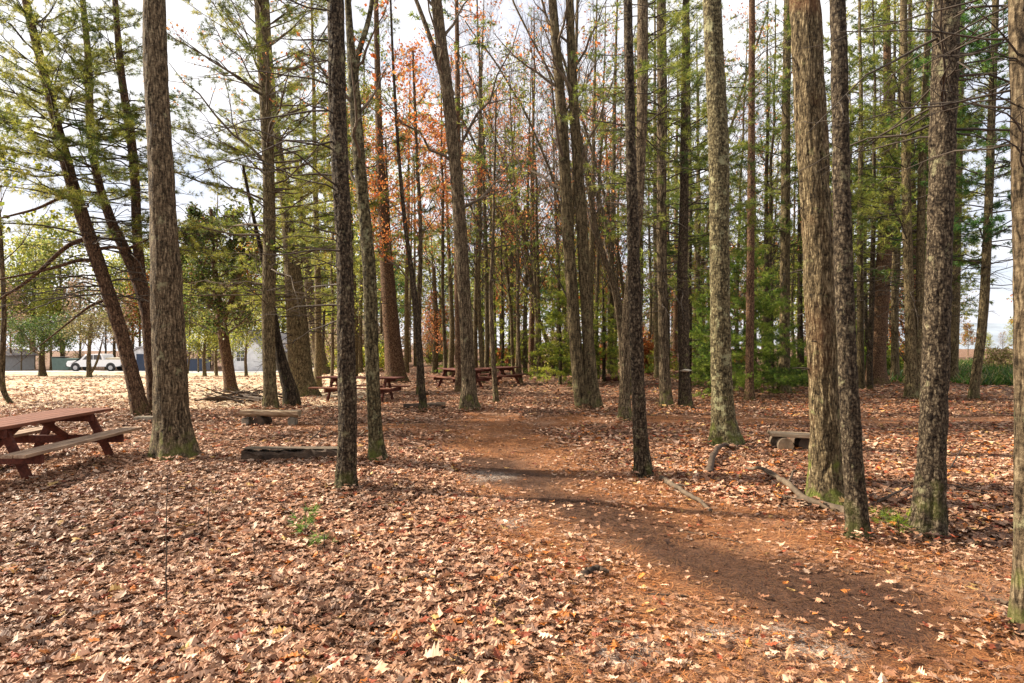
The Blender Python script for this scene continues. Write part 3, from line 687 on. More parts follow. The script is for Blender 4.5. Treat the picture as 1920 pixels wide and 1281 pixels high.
tree('leaning_tree', 'bent bare stem arching away from the grey trunk by the path',
     [(1176,742,20),(1171,690,17),(1166,620,16),(1158,560,15),(1146,515,13),(1128,475,12),(1117,430,11),(1109,380,10),(1096,300,8),(1078,210,7),(1052,120,6),(1030,50,5)], 'grey', seed=19, top=13.4,
     crown=[bl(4.2,13, n1=12, L1=3.2, ang=.6, m2=5, m3=4, leaves=130, lsize=.12, pal=PINK)])
tree('pine_tree', 'straight brown trunk with a darker foot, one of two side by side beyond the path',
     [(1250,766,24),(1246,700,20),(1243,600,19),(1241,500,19),(1240,400,18),(1241,300,19),(1242,200,19),(1241,100,19),(1240,0,18)], 'grey', seed=20,
     crown=[con(2.5,4.5,11,2.1,.22, blade=B14, tstep=.08, pal=PINE, dead=.7, per=(1,3))])
r_ = tree('pine_tree', 'dark straight trunk bearing a pale bracket fungus near its foot',
     [(1285,767,26),(1283,700,22),(1281,600,21),(1279,520,20),(1281,440,19),(1283,360,17),(1283,280,16),(1284,200,15),(1285,100,14),(1286,0,13)], 'dark', seed=21,
     crown=[con(3.0,4.5,11,2.1,.22, blade=B14, tstep=.08, pal=PINE, dead=.7, per=(1,3))])
fb = MB(); th = np.linspace(0, 2*PI, 17)[:-1]
fb.add(np.concatenate([np.stack([.20*np.cos(th)*1.0, .13*np.sin(th)-.16, .012*np.cos(th*3)], 1), [[0,-.12,.055]], [[0,-.12,-.05]]]), None, [(i,(i+1)%16,16) for i in range(16)]+[((i+1)%16,i,17) for i in range(16)])
o = fb.build('bracket_fungus', M['fungus'], r_, (-.03,.0,.98)); o.scale = (.75,.9,.9)
tree('oak_tree', 'big lichen mottled trunk with a wide spreading foot, between path and low plank seat',
     [(1362,838,48),(1357,790,42),(1353,720,39),(1351,640,38),(1350,550,37),(1349,450,36),(1349,350,37),(1347,270,38),(1344,190,38),(1339,100,36),(1335,0,34),(1332,-70,32)], 'moss', seed=22, flare=.5, buttress=.5,
     crown=[con(1.3,20,6.8,.30,.55, dead=.9, per=(1,1), thick=.030, flat=.6, lmin=0)])
tree('pine_tree', 'thin orange brown pole of a trunk rising out of the fir branches',
     [(1405,752,16),(1406,650,15),(1407,550,15),(1408,400,14),(1409,250,13),(1410,100,12),(1410,0,12)], 'red', seed=23,
     crown=[con(7.0,9.0,13.5,1.8,.5, blade=B14, pal=PINE, dead=.6)])
tree('pine_tree', 'grey green pole of a trunk beyond the low plank seat',
     [(1470,737,22),(1471,650,19),(1472,500,18),(1473,350,17),(1474,200,15),(1476,80,14),(1477,0,13)], 'far', seed=24,
     crown=[con(3,5,15,2.4,.3, blade=(.16,.018,9), tstep=.1, pal=PINE, dead=.7)])
tree('oak_tree', 'massive deeply furrowed trunk with bright green moss round its foot',
     [(1549,945,68),(1549,880,62),(1547,800,57),(1543,700,55),(1538,600,55),(1535,500,57),(1530,400,56),(1524,300,57),(1519,200,58),(1514,100,58),(1509,0,56),(1505,-80,54)], 'oak', seed=25, flare=.34, buttress=.3,
     crown=[con(1.3,20,5.0,.30,.55, dead=.9, per=(1,1), thick=.030, flat=.6, lmin=0)])
tree('pine_tree', 'narrow dark scaly trunk crossing in front of the massive furrowed one',
     [(1610,1010,39),(1604,930,38),(1598,850,37),(1592,750,36),(1587,650,35),(1583,550,34),(1580,450,33),(1578,350,32),(1576,250,31),(1574,120,30),(1571,0,29),(1569,-80,28)], 'pine', seed=26, flare=.26, buttress=.5,
     crown=[con(3.0,20,5.2,1.0,.34, dead=.4, per=(1,1), thick=.012)])
tree('pine_tree', 'thick brown trunk far back in the wood, seen between the two scaly trunks',
     [(1641,720,34),(1643,670,32),(1648,600,30),(1655,520,27),(1660,450,25),(1664,370,20),(1666,280,17),(1664,150,14),(1662,0,12)], 'red', seed=27, lean=.0,
     crown=[con(4,6,18,3.6,.3, blade=(.2,.026,9), tstep=.11, pal=PINE, dead=.8)])
tree('twin_tree', 'two close grey brown poles sharing one foot, behind the rough trunk with dead branches',
     [(1712,748,26),(1709,690,20),(1706,600,18),(1703,500,17),(1700,400,16),(1698,250,15),(1695,100,13),(1694,0,12)], 'far', seed=28,
     forks=[[(1716,745,20),(1722,690,17),(1725,600,16),(1726,500,15),(1727,400,14),(1731,250,13),(1738,100,11),(1742,0,10)]],
     crown=[con(2.5,4.5,13,2.6,.24, blade=B14, tstep=.09, pal=PINE, dead=.8, per=(1,3))])
tree('pine_tree', 'rough dark trunk with long dead side branches, brightly lit down one flank',
     [(1738,1005,58),(1742,940,54),(1747,860,50),(1750,780,48),(1753,700,47),(1757,600,46),(1760,500,46),(1764,400,45),(1767,300,45),(1770,200,45),(1773,100,45),(1775,0,44),(1777,-80,42)], 'pine', seed=29, flare=.34, buttress=.5,
     crown=[con(3.3,20,5.0,1.35,.17, dead=.95, per=(1,2), thick=.017)])
tree('pine_tree', 'grey pole of a trunk half hidden by the rough trunk with dead branches',
     [(1786,716,18),(1788,650,17),(1791,550,16),(1794,400,16),(1797,250,15),(1800,100,13),(1802,0,12)], 'far', seed=30,
     crown=[con(4,6,19,3.0,.3, blade=(.2,.024,9), tstep=.11, pal=PINE, dead=.8)])
tree('pine_tree', 'slim slanting pine standing before the green meadow',
     [(1824,750,15),(1830,700,16),(1839,640,16),(1846,560,16),(1851,450,15),(1856,320,14),(1860,200,13),(1864,100,12),(1867,0,11)], 'far', seed=31, lean=.0,
     crown=[con(3.2,4.2,13,2.9,.20, blade=(.14,.017,10), tstep=.07, pal=PINE_COOL, dead=.6, power=.35)])
tree('pine_tree', 'grey trunk cut by the picture edge with dead boughs reaching across the meadow',
     [(1928,1190,46),(1927,1100,45),(1927,1000,44),(1927,900,44),(1926,800,43),(1926,700,43),(1925,600,43),(1925,500,43),(1922,400,43),(1920,300,43),(1918,150,42),(1916,0,42),(1914,-80,41)], 'grey', seed=32, flare=.34, buttress=.5,
     crown=[con(2.5,20,3.6,1.1,.13, dead=.8, per=(1,2), azr=(2.0,4.2), thick=.012)])
tree('sapling', 'thin sapling at the picture edge on the lawn with its foot curving out',
     [(22,758,10),(8,745,10),(3,715,10),(5,650,10),(8,600,9),(6,540,8),(2,450,7),(-6,350,6)], 'grey', seed=33, top=8, flare=.1,
     crown=[bl(3.2,8, n1=9, L1=2.2, ang=.8, m2=5, m3=4, leaves=1200, lsize=.13, pal=OLIVE)])
tree('dead_tree', 'tilted bare pole among the thin trunks beside the white patch of sky',
     [(1046,704,9),(1036,670,8),(1022,630,8),(1008,590,7),(996,540,6),(985,470,5)], 'grey', seed=34, top=8.5, flare=.1,
     crown=[bl(2.5,8.3, n1=8, L1=1.6, ang=.7, m2=4, m3=3)])

# bare maples whose limbs arch over the middle of the wood
ARCH = [([(1018,706,13),(1012,640,12),(1003,560,11),(985,450,10),(958,340,8),(922,240,7),(884,150,6),(850,80,5)], 'arching maple with sparse pinkish leaves spreading over the far tables', 1500),
        ([(1180,715,12),(1176,600,11),(1160,480,10),(1132,360,9),(1100,250,8),(1066,140,7),(1030,40,6)], 'bare slanting maple seen behind the slender dark trunk by the path', 40),
        ([(1094,718,9),(1085,600,8),(1064,450,8),(1032,320,8),(985,210,7),(925,110,6),(870,40,5)], 'slender bare maple fanning far over from behind the twin trunks', 30),
        ([(1168,718,12),(1158,560,11),(1132,400,10),(1090,280,9),(1050,170,8),(1000,80,7),(960,0,6)], 'bare maple curving up between the twin trunks and the grey trunk by the path', 30),
        ([(962,706,11),(959,600,10),(946,450,9),(916,330,8),(882,250,7),(850,200,6)], 'bare maple bending over the most distant red table', 300),
        ([(1300,712,12),(1306,600,11),(1322,450,10),(1352,300,9),(1388,180,8),(1420,80,7),(1440,20,6)], 'bare maple slanting out past the orange brown pole', 30)]
ARCH = [([(x, y-(8 if k == 0 and y > 709 else 0), w_*.85) for k, (x, y, w_) in enumerate(t)], l, n) for t, l, n in ARCH]
for i, (tr, lab, nl) in enumerate(ARCH):
    tree('maple_tree', lab, [(a, b, c*.72) for a, b, c in tr], 'grey', 'far', seed=150+i, lean=-.1, top=15,
         crown=[bl(3.5,14, n1=22, L1=5.2, ang=.60, m2=8, m3=6, leaves=nl*3, lsize=.075, pal=PINK, up=.22, azr=(1.8,5.0) if i < 5 else (-1.2,1.2))])
# rusty and yellow small hardwoods between the trunks
SMALL = [((735,716),10.5,RUST,1900,'young maple in rusty orange leaf behind the thick reddish brown trunk',2.2),
         ((845,704),13,PINK,3600,'young maple with thin salmon leaves behind the tall curving trunk',2.6),
         ((1148,700),15,RUST,3600,'maple in orange leaf showing between the twin trunks and the dark slender one',2.6),
         ((622,692),4.4,YELL,4200,'small bright yellow green tree beyond the tallest dark trunk',1.9),
         ((1330,702),6.0,np.array([(.45,.27,.05),(.38,.20,.04),(.25,.20,.04)]),1500,'small tree in amber leaf half hidden by fir branches',1.7),
         ((440,690),11,OLIVE,3800,'olive leaved tree standing over the cottage roof',3.0),
         ((815,700),4.0,PINK,1300,'low red leaved sapling beside the distant tables',1.3),
         ((665,708),14,np.concatenate([YELL, RUST]),4800,'tall slim tree in mixed orange and green leaf above the tallest dark trunk',2.6),
         ((1005,700),14.5,PINK,3000,'slim tree with scattered red leaves high over the joined trunks',3.0),
         ((1700,712),4.2,RUST,900,'small rusty sapling far back between the two close poles',1.2)]
for i, ((px, py), h, pal, nl, lab, L1) in enumerate(SMALL):
    X, Y, zb = foot(px, py); w = 12
    tree('young_maple' if 'maple' in lab else 'young_tree', lab, [(px,py,w),(px+3,py-90,w*.8),(px-2,py-200,w*.6)], 'grey', 'far', seed=70+i, top=h, flare=.2,
         crown=[bl(h*(.42 if h > 9 and pal is not OLIVE else .16),h, n1=20, L1=L1, ang=.95, m2=6, m3=5, leaves=int(nl*2.6), lsize=.10, pal=pal, lclump=.16)])

# understorey firs
for i, ((px, py), h, L, lab) in enumerate([((1050,722),5.2,1.35,'young fir with yellow green boughs behind the joined twin trunks'),
                                       ((1132,716),3.9,1.2,'smaller young fir peeping out beside the joined twin trunks'),
                                       ((1402,742),5.8,1.9,'spreading fir with flat layered boughs beyond the lichen mottled trunk'),
                                       ((1448,734),4.4,1.5,'mid sized fir with stiff boughs beside the grey green pole'),
                                       ((1338,732),4.6,1.5,'pointed young fir just behind the lichen mottled trunk'),
                                       ((1312,716),4.4,1.2,'dark young fir behind the trunk bearing the fungus'),
                                       ((1240,706),2.4,.9,'squat fir low down behind the pair of brown trunks'),
                                       ((875,700),9.0,2.0,'slender hemlock with drooping dark boughs over the far tables'),
                                       ((942,704),8.0,1.8,'narrow hemlock among thin stems beyond the far tables')]):
    pal = FIR if i not in (2, 3, 4, 7) else FIR*np.array([.62, .74, .8])
    tree('fir_sapling', lab, [(px,py,7),(px+1,py-60,6),(px,py-120,4)], 'dark', seed=90+i, top=h, flare=.1,
         crown=[con(.25,.25,h,L,.125 if i < 7 else .3, blade=(.085,.0085,16), tstep=.05 if i < 7 else .08, pal=pal, per=(2,5), rise=-.02, twigd=.12, power=.8, flat=.12, thick=.007, lmin=.12)])

# small trees standing on the lawn edge and drive
LAWN = [((80,706),3.2,np.array([(.04,.075,.02),(.07,.11,.028),(.12,.15,.04)]),3600,'squat dark green tree on the lawn near the white pickup',3.0,12),
        ((168,708),4.2,np.array([(.20,.17,.07),(.25,.20,.10),(.15,.15,.05)]),1500,'thin brownish tree on the lawn in front of the white pickup',2.2,9),
        ((384,706),3.6,OLIVE,1500,'slim sapling on the lawn beside the dark green leafy tree',1.4,7),
        ((406,705),3.0,OLIVE,700,'small sapling on the lawn between the leafy tree and the slim sapling',1.0,5),
        ((462,706),4.0,OLIVE,1200,'thin sapling on the lawn in front of the white cottage',1.4,6)]
for i, ((px, py), h, pal, nl, lab, L1, w) in enumerate(LAWN):
    tree('lawn_tree' if i < 2 else 'sapling', lab, [(px,py,w),(px-2,py-30,w*.85),(px,py-60,w*.6)], 'dark' if i == 0 else 'grey', seed=110+i, top=h*1.05, flare=.3,
         forks=[[(170,700,5),(177,690,4),(184,672,4),(188,655,3)]] if i == 1 else (),
         crown=[bl(h*.42,h, n1=18, L1=L1, ang=1.15, m2=6, m3=5, leaves=nl*2, lsize=.14, pal=pal, up=.12, lclump=.2)])

# ---- the depth of the wood: kinds of slim tree, each copied as a tree of its own
def proto(seed, h, kind, bk, r0, crown, bend=.4):
    r = np.random.default_rng(seed)
    z = np.linspace(0, h, 12); a = r.uniform(0, 6.28); cx = np.cumsum(r.normal(0, .06, 12))*bend+np.cos(a)*.012*z**1.1; cy = np.cumsum(r.normal(0, .06, 12))*bend
    pts = np.stack([cx-cx[0], cy-cy[0], z, r0*(1-.85*(z/h)**1.2)], 1)
    cf, rf = sampler(pts, .8); root = empty('forest_tree', (0,0,0), 'x', 'tree')
    trunk_mesh(cf, rf, h, 30, seed, kind, .25).build('trunk', M['bark_'+bk], root)
    cm = MB()
    for c in crown:
        c = dict(c); t = c.pop('t', 'con'); c['seed'] = seed*7
        conifer(cm, cf, **c) if t == 'con' else broadleaf(cm, cf, rf, **c)
    cm.build('crown', [M['twig'], M['leaves' if crown[0].get('t') == 'bl' else 'needles']], root)
    return root
BB = (.24, .036, 7)
PROTO = [proto(201, 19, 'grey', 'far', .15, [con(2,5.5,19,2.3,.55, blade=BB, tstep=.2, pal=OLIVE, dead=.7, twigd=.3)]),
         proto(202, 21, 'grey', 'red', .18, [con(3,8,21,2.6,.6, blade=BB, tstep=.2, pal=PINE, dead=.6, twigd=.3)]),
         proto(203, 16, 'grey', 'dark', .11, [con(1.2,3.6,16,1.9,.5, blade=BB, tstep=.19, pal=PINE, dead=.7, twigd=.3)]),
         proto(204, 17, 'grey', 'far', .10, [bl(3,17, n1=24, L1=3.2, ang=.65, m2=8, m3=6, leaves=800, lsize=.11, pal=PINK)], .8),
         proto(205, 14, 'grey', 'grey', .08, [bl(1.6,14, n1=18, L1=2.4, ang=.75, m2=6, m3=5, leaves=3200, lsize=.11, pal=OLIVE, lclump=.15)], .8),
         proto(206, 18, 'grey', 'far', .13, [con(3,7,18,2.5,.6, blade=BB, tstep=.2, pal=OLIVE, dead=.9, twigd=.3)])]
WORDS = ['straight greenish grey pine pole among many alike deep in the wood', 'reddish brown pine pole among many alike deep in the wood', 'dark thin spruce pole among many alike deep in the wood',
         'bare grey hardwood stem among many alike deep in the wood', 'skinny olive leaved stem among many alike deep in the wood', 'mossy pine pole with dead twigs among many alike deep in the wood']
GROUPS = ['greenish grey pine poles', 'reddish brown pine poles', 'dark thin spruce poles', 'bare grey hardwood stems', 'skinny olive leaved stems', 'mossy pine poles']
r = np.random.default_rng(5); placed = []; used = set()
def put(k, x, y, sc=None):
    z = g1(x, y); rz = r.uniform(0, 6.28); sc = sc or r.uniform(.85, 1.2)
    if k not in used:
        used.add(k); o = PROTO[k]; o.location = (x, y, z); o.rotation_euler = (0, 0, rz); o.scale = (sc,)*3; o['label'] = WORDS[k]; o['group'] = GROUPS[k]
    else: dup(PROTO[k], (x, y, z), rz, sc)
tries = 0
while len(placed) < 86 and tries < 6000:
    tries += 1
    y = 21+45*r.random()**1.25; px = r.uniform(700, 1790)
    if px < 790 and y < 34: continue
    if 985 < px < 1030 and y < 60 and r.random() < .8: continue
    x = (px-CX)/F*y
    if any((x-a)**2+(y-b)**2 < (1.3+.018*y)**2 for a, b in placed): continue
    placed.append((x, y)); dens = px < 1100
    put(int(r.choice(6, p=[.05,.03,.08,.48,.32,.04] if 880 < px < 1170 else [.14,.08,.16,.26,.26,.10] if dens else [.20,.14,.18,.22,.10,.16])), x, y)

for k, px, y in [(0,596,27),(4,622,30),(2,655,33),(4,548,40),(0,676,38),(2,606,44),(4,690,29),(0,636,50),(4,580,55),(2,560,33),(4,352,58),(0,405,62),(4,372,64),(3,835,31),(3,905,27),(3,968,33),(3,1010,30),(3,1045,36),(3,1120,28),(3,1155,34),(3,928,40),(3,1215,37),(3,1385,30),(3,1440,27),(2,1590,31),(2,1625,36),(0,1680,29),(2,1755,33),(5,1615,24),(0,1500,34),(2,1775,41)]:
    put(k, (px-CX)/F*y, y, 1.0)
# ---- trees beyond the lawn, the drive and the meadow
FAR = [proto(301, 15, 'grey', 'far', .22, [bl(2.5,15, n1=30, L1=4.8, ang=.95, m2=7, m3=5, leaves=4200, lsize=.38, pal=np.array([(.24,.27,.06),(.34,.34,.08),(.42,.38,.11),(.15,.19,.05)]), lclump=.4)]),
       proto(302, 13, 'grey', 'far', .2, [bl(2.5,13, n1=28, L1=4.2, ang=.9, m2=7, m3=5, leaves=3600, lsize=.38, pal=np.array([(.30,.34,.05),(.40,.40,.06),(.48,.44,.10),(.20,.24,.05)]), lclump=.4)]),
       proto(303, 12, 'grey', 'grey', .16, [bl(2,12, n1=24, L1=3.6, ang=.75, m2=7, m3=6, leaves=900, lsize=.35, pal=np.array([(.25,.16,.10),(.30,.2,.13)]), lclump=.3)]),
       proto(304, 18, 'grey', 'far', .24, [con(1.5,3,18,3.8,.45, blade=(.4,.07,7), tstep=.25, pal=PINE_COOL, twigd=.3)]),
       proto(305, 14, 'grey', 'far', .2, [bl(2.5,14, n1=26, L1=4.2, ang=.85, m2=7, m3=5, leaves=5000, lsize=.4, pal=np.concatenate([RUST*.8, OLIVE]), lclump=.3)])]
FW = ['broad olive green tree standing in the far treeline', 'yellow green tree standing in the far treeline', 'bare brownish tree standing in the far treeline', 'dark conifer standing in the far treeline', 'rust tinted tree standing in the far treeline']
fu = set()
def putfar(k, px, y, sc):
    x = (px-CX)/F*y; z = g1(x, y)
    if k not in fu:
        fu.add(k); o = FAR[k]; o.location = (x, y, z); o.scale = (sc,)*3; o['label'] = FW[k]; o['group'] = FW[k].split(' standing')[0]+'s beyond'; o.rotation_euler = (0,0,r.uniform(0,6))
    else: dup(FAR[k], (x, y, z), r.uniform(0, 6.28), sc)
for k, px, y, sc in [(0,-30,84,1.1),(2,20,77,.8),(1,95,79,.7),(2,225,74,.7),(1,330,78,.75),(4,262,80,.8),(2,120,80,.8),(0,372,80,.7),(2,425,77,.8),(1,505,82,.8),(0,436,67,.36),(1,508,66,.34),(2,40,72,.5),(1,10,80,.9),(0,62,82,1.0),(1,60,90,1.25),(0,118,86,1.2),(2,150,76,.85),(1,215,92,1.1),(2,198,78,.75),(0,250,88,1.0),(1,300,92,1.05),(4,345,90,1.0),(0,392,88,1.15),(1,430,92,1.1),(4,470,94,1.2),(0,530,86,1.2),(1,585,84,1.1),(4,640,86,1.0),(1,690,78,1.1)]:
    putfar(k, px, y, sc)
for i in range(34):
    px = 720+i*32+r.uniform(-12, 12); y = r.uniform(66, 96)
    if 975 < px < 1030: continue
    k = int(r.choice(5, p=[.26,.20,.22,.14,.18])); putfar(k, px, y, r.uniform(.75, 1.15))
for px, y, sc in [(1815,110,.35),(1850,120,.3),(1880,130,.35),(1905,118,.4),(1945,100,.9)]: putfar(int(r.integers(0, 5)), px, y, sc)

# ---- meadow beyond the wood's edge
def meadow(n):
    q = np.random.default_rng(21); y = q.uniform(25.5, 60, n); px = q.uniform(1470, 2080, n); x = (px-CX)/F*y
    k = (px > 1790)*1.0+(px < 1720)*.55+.2
    k = (q.random(n) < k) & (vnoise(x*.5, y*.5) > np.where(px > 1780, .12, .4)) & (y > 26+ (fbm(x*.4, y*.0, None, 2)-.5)*4); x = x[k]; y = y[k]; n = len(x)
    h = q.uniform(.2, .65, n)*(.6+.8*vnoise(x*.3, y*.3)); th = q.uniform(0, 6.28, n); w = q.uniform(.02, .05, n)
    z = g(x, y)-.01; p = np.stack([x, y, z], 1); s = np.stack([np.cos(th)*w, np.sin(th)*w, 0*w], 1); b = np.stack([q.normal(0, .5, n)*h, q.normal(0, .5, n)*h, h*q.uniform(.6, 1.1, n)], 1)
    V = np.stack([p-s, p+s, p+b*.55+s*.7+[0,0,.02], p+b*.55-s*.7+[0,0,.02], p+b], 1).reshape(-1, 3); i = np.arange(n)*5
    cp = np.array([(.04,.10,.016),(.07,.14,.02),(.11,.16,.025),(.30,.25,.11),(.035,.08,.02)])
    tag(MB().add(V, np.stack([i, i+1, i+2, i+3], 1), np.stack([i+3, i+2, i+4], 1), 0, np.repeat(cp[q.integers(0, 5, n)]*q.uniform(.75, 1.2, (n, 1)), 5, 0), False).build('meadow_grass', M['blade']),
        'tall fresh green grass growing beyond the edge of the wood', 'grass', None, 'stuff')
meadow(52000)
def bush(px, py, h, wd, pal, lab, n=2600, seed=1, name='bush'):
    X, Y, zb = foot(px, py); root = empty(name, (X, Y, zb), lab, 'bush'); q = np.random.default_rng(seed); mb = MB()
    a = q.uniform(0, 6.28, 26); e = q.uniform(.3, 1.4, 26); d = np.stack([np.cos(a)*np.cos(e)*wd, np.sin(a)*np.cos(e)*wd, np.sin(e)*h], 1)*q.uniform(.6, 1, (26, 1)); s = np.linspace(0, 1, 5)
    P = d[:, None]*s[None, :, None]; R = np.full((26, 5), .018)*(1-.7*s); V, Q = tubes(P, R, 4); mb.add(V, Q)
    P2, R2 = offshoots(P, R, 6, q, .7, .45); V, Q = tubes(P2, R2, 3); mb.add(V, Q)
    k = q.integers(0, len(P2), n); leaf_quads(mb, P2[k, q.integers(1, 5, n)]+q.normal(0, .10, (n, 3)), q, .16, pal)
    mb.build('crown', [M['twig2'], M['leaves']], root)
bush(1882,700,1.5,1.6,np.array([(.35,.25,.13),(.42,.30,.17),(.25,.24,.07)]),'straw coloured bush at the edge of the green meadow', 2400, 3)
bush(1600,694,1.7,2.0,PINE_LIME,'green bush low between the furrowed trunk and the thick far trunk', 2600, 4)
bush(1680,700,1.5,1.6,FIR,'dark green bush behind the thick far trunk', 2600, 5)
bush(492,696,1.0,1.0,RUST,'orange red bush in front of the cottage wall', 1800, 6)
bush(690,694,1.6,2.2,YELL,'yellow green bush far back beyond the slim mottled trunk', 2400, 7)
bush(1510,700,1.0,1.4,PINE_LIME,'low green bush beside the foot of the grey green pole', 1500, 8)

# undergrowth deep in the wood: one bush of each colour, then copies
def spread_bush(proto_name, lab, grp, pal, spots, seed):
    px, py, h, wd = spots[0]; bush(px, py, h, wd, pal, lab, 2000, seed); 
    o = max((c for c in C.objects if c.get('label') == lab), key=lambda c: c.name); o['group'] = grp
    for i, (px, py, sc, _) in enumerate(spots[1:]):
        X, Y, z = foot(px, py); dup(o, (X, Y, z), i*1.7, sc)
q = np.random.default_rng(77)
for lab, grp, pal, sd_, lo, hi, n in [('green brush deep among the poles of the wood', 'green brush in the wood', PINE_LIME, 11, 1500, 1790, 5), ('olive brush deep among the poles of the wood', 'olive brush in the wood', OLIVE, 12, 640, 1100, 7), ('pinkish tan brush far back behind the poles of the wood', 'tan brush beyond the wood', np.array([(.42,.27,.19),(.34,.21,.13),(.38,.32,.12),(.48,.36,.25)]), 14, 740, 1780, 26), ('greyish brown brush beyond the drive and the buildings', 'brown brush beyond the drive', np.array([(.30,.22,.16),(.24,.17,.12),(.26,.24,.10),(.36,.27,.18)]), 15, -60, 700, 20), ('rusty brush deep among the poles of the wood', 'rusty brush in the wood', RUST*.7, 13, 700, 1400, 5)]:
    fb_ = sd_ >= 14; spread_bush('bush', lab, grp, pal, [(q.uniform(lo, hi), (688 if sd_ == 15 else q.uniform(674, 684)) if fb_ else q.uniform(684, 706), 3.4 if fb_ else 1.8, 3.0 if fb_ else 1.8)]+[(q.uniform(lo, hi), (q.uniform(687, 689) if sd_ == 15 else q.uniform(674, 683)) if fb_ else q.uniform(682, 704), q.uniform(.7, 1.5), 0) for _ in range(n-1)], sd_)

hx = np.linspace(230, 1100, 60); hv = []
for dy, kk in ((0, 0), (60, 1), (160, .0)):
    hv.append(np.stack([hx, np.full(60, 430.+dy)-abs(hx)*.1, -2+kk*(14+16*fbm(hx*.008, hx*0, None, 3))], 1))
i = np.arange(59); hq = np.concatenate([np.stack([i+r_*60, i+1+r_*60, i+61+r_*60, i+60+r_*60], 1) for r_ in (0, 1)])
M['hill'] = plain('distant_wooded_hill', (.22,.25,.29), .95, .1, 0, .3, .05)  # blue grey distance haze is put into the hill's own colour
tag(MB().add(np.concatenate(hv), hq).build('hills', M['hill']), 'low blue grey wooded hills on the horizon', 'hills', None, 'structure')

# ---- benches, logs, sticks
def flat_log(name, lab, cat, ax, ay, bx, by, z0, w, h, mat, sides=10, seed=1, end=None):
    """a half-round log lying from (ax,ay) to (bx,by), underside at z0 above the ground"""
    q = np.random.default_rng(seed); L = math.hypot(bx-ax, by-ay); n = 14; rot = math.atan2(by-ay, bx-ax); mx, my = (ax+bx)/2, (ay+by)/2
    th = np.linspace(PI, 2*PI, sides); prof = np.concatenate([np.stack([np.cos(th)*w/2, np.sin(th)*h*.75], 1), [[w/2, h*.25], [-w/2, h*.25]]]); k = len(prof)
    xs = np.linspace(-L/2, L/2, n); V = np.stack([np.repeat(xs, k), np.tile(prof[:, 0], n)*(1+q.normal(0, .04, n*k)), np.tile(prof[:, 1], n)+q.normal(0, .006, n*k)], 1)
    b = np.arange(n-1)[:, None]*k; j = np.arange(k)[None]; j2 = (j+1) % k; Q = np.stack([b+j, b+k+j, b+k+j2, b+j2], -1).reshape(-1, 4)
    mb = MB().add(V, Q, None, 0, None, False); e = [(0, i+1, i) for i in range(1, k-1)]; f = [((n-1)*k, (n-1)*k+i, (n-1)*k+i+1) for i in range(1, k-1)]
    mb.t.append(np.array(e+f)); mb.tm.append(np.full(2*(k-2), 1 if end else 0)); mb.ts.append(np.full(2*(k-2), False))
    return mb, (mx, my, g1(mx, my)+z0+h*.75), rot
def round_log(p, q_, r, seed, m=0, k=16):
    q = np.random.default_rng(seed); p = np.array(p, float); q_ = np.array(q_, float); s = np.linspace(0, 1, 9); P = p+(q_-p)*s[:, None]
    V, Q = tubes(P[None], np.full((1, 9), r)*(1+q.normal(0, .04, (1, 9))), k); V = V+q.normal(0, r*.03, V.shape); mb = MB().add(V, Q, None, m)
    n = len(V); mb.add(np.stack([p, q_]), None)
    mb.t.append(np.array([(i, (i+1) % k, n) for i in range(k)]+[(n-k+(i+1) % k, n-k+i, n+1) for i in range(k)])); mb.tm.append(np.full(2*k, m+1)); mb.ts.append(np.full(2*k, False))
    return mb
# plank bench on a stub
r0 = empty('plank_bench', (*foot(508,798),), 'half log bench on a log stub and stones in front of the straight mossy pine', 'bench')
X, Y, zb = foot(508, 798)
mb, c, rot = flat_log('seat', '', '', X-.56, Y-.02, X+.56, Y+.06, .19, .30, .13, None, seed=2, end=1); o = mb.build('seat', [M['plank'], M['endgrain']], r0, (0,0,.27)); o.rotation_euler = (0,.02,rot)
round_log((-.18,-.17,.08), (-.15,.22,.08), .105, 3).build('support_log', [M['darkwood'], M['darkwood']], r0)
st = MB().box((-.55,-.12,-.05), (-.40,.14,.16)); st.build('support_stone', M['stone'], r0, None, .03)
st = MB().box((.36,-.10,-.05), (.50,.14,.17)); st.build('support_stone', M['stone'], r0, None, .03)
# beam
X, Y, zb = foot(555, 862); X2 = (648-CX)/F*(Y+.05)
r0 = empty('log_beam', ((foot(470,862)[0]+X2)/2, Y, zb), 'long dark squared log lying on the leaves behind the tallest dark trunk', 'log')
q = np.random.default_rng(4); Lb = X2-foot(470,862)[0]; n = 20; xs = np.linspace(-Lb/2, Lb/2, n); prof = np.array([(-.13,-.02),(.13,-.02),(.14,.11),(.12,.165),(-.12,.17),(-.14,.12)]); k = 6
V = np.stack([np.repeat(xs, k), np.tile(prof[:, 0], n)+q.normal(0, .014, n*k), np.tile(prof[:, 1], n)+q.normal(0, .011, n*k)+np.repeat(.018*np.sin(xs*3.1), k)], 1); b = np.arange(n-1)[:, None]*k; j = np.arange(k)[None]; j2 = (j+1) % k
mb = MB().add(V, np.stack([b+j, b+k+j, b+k+j2, b+j2], -1).reshape(-1, 4), None, 0, None, False)
mb.t.append(np.array([(0, i+1, i) for i in range(1, 5)]+[((n-1)*k, (n-1)*k+i, (n-1)*k+i+1) for i in range(1, 5)])); mb.tm.append(np.zeros(8)); mb.ts.append(np.full(8, False))
mb.build('beam', M['darkwood'], r0); r0.scale = (1, 1, .82)
MB().box((-Lb/2-.01,-.11,.192), (Lb/2,.10,.206)).build('top_board', M['deadwood'], r0, None, .006)
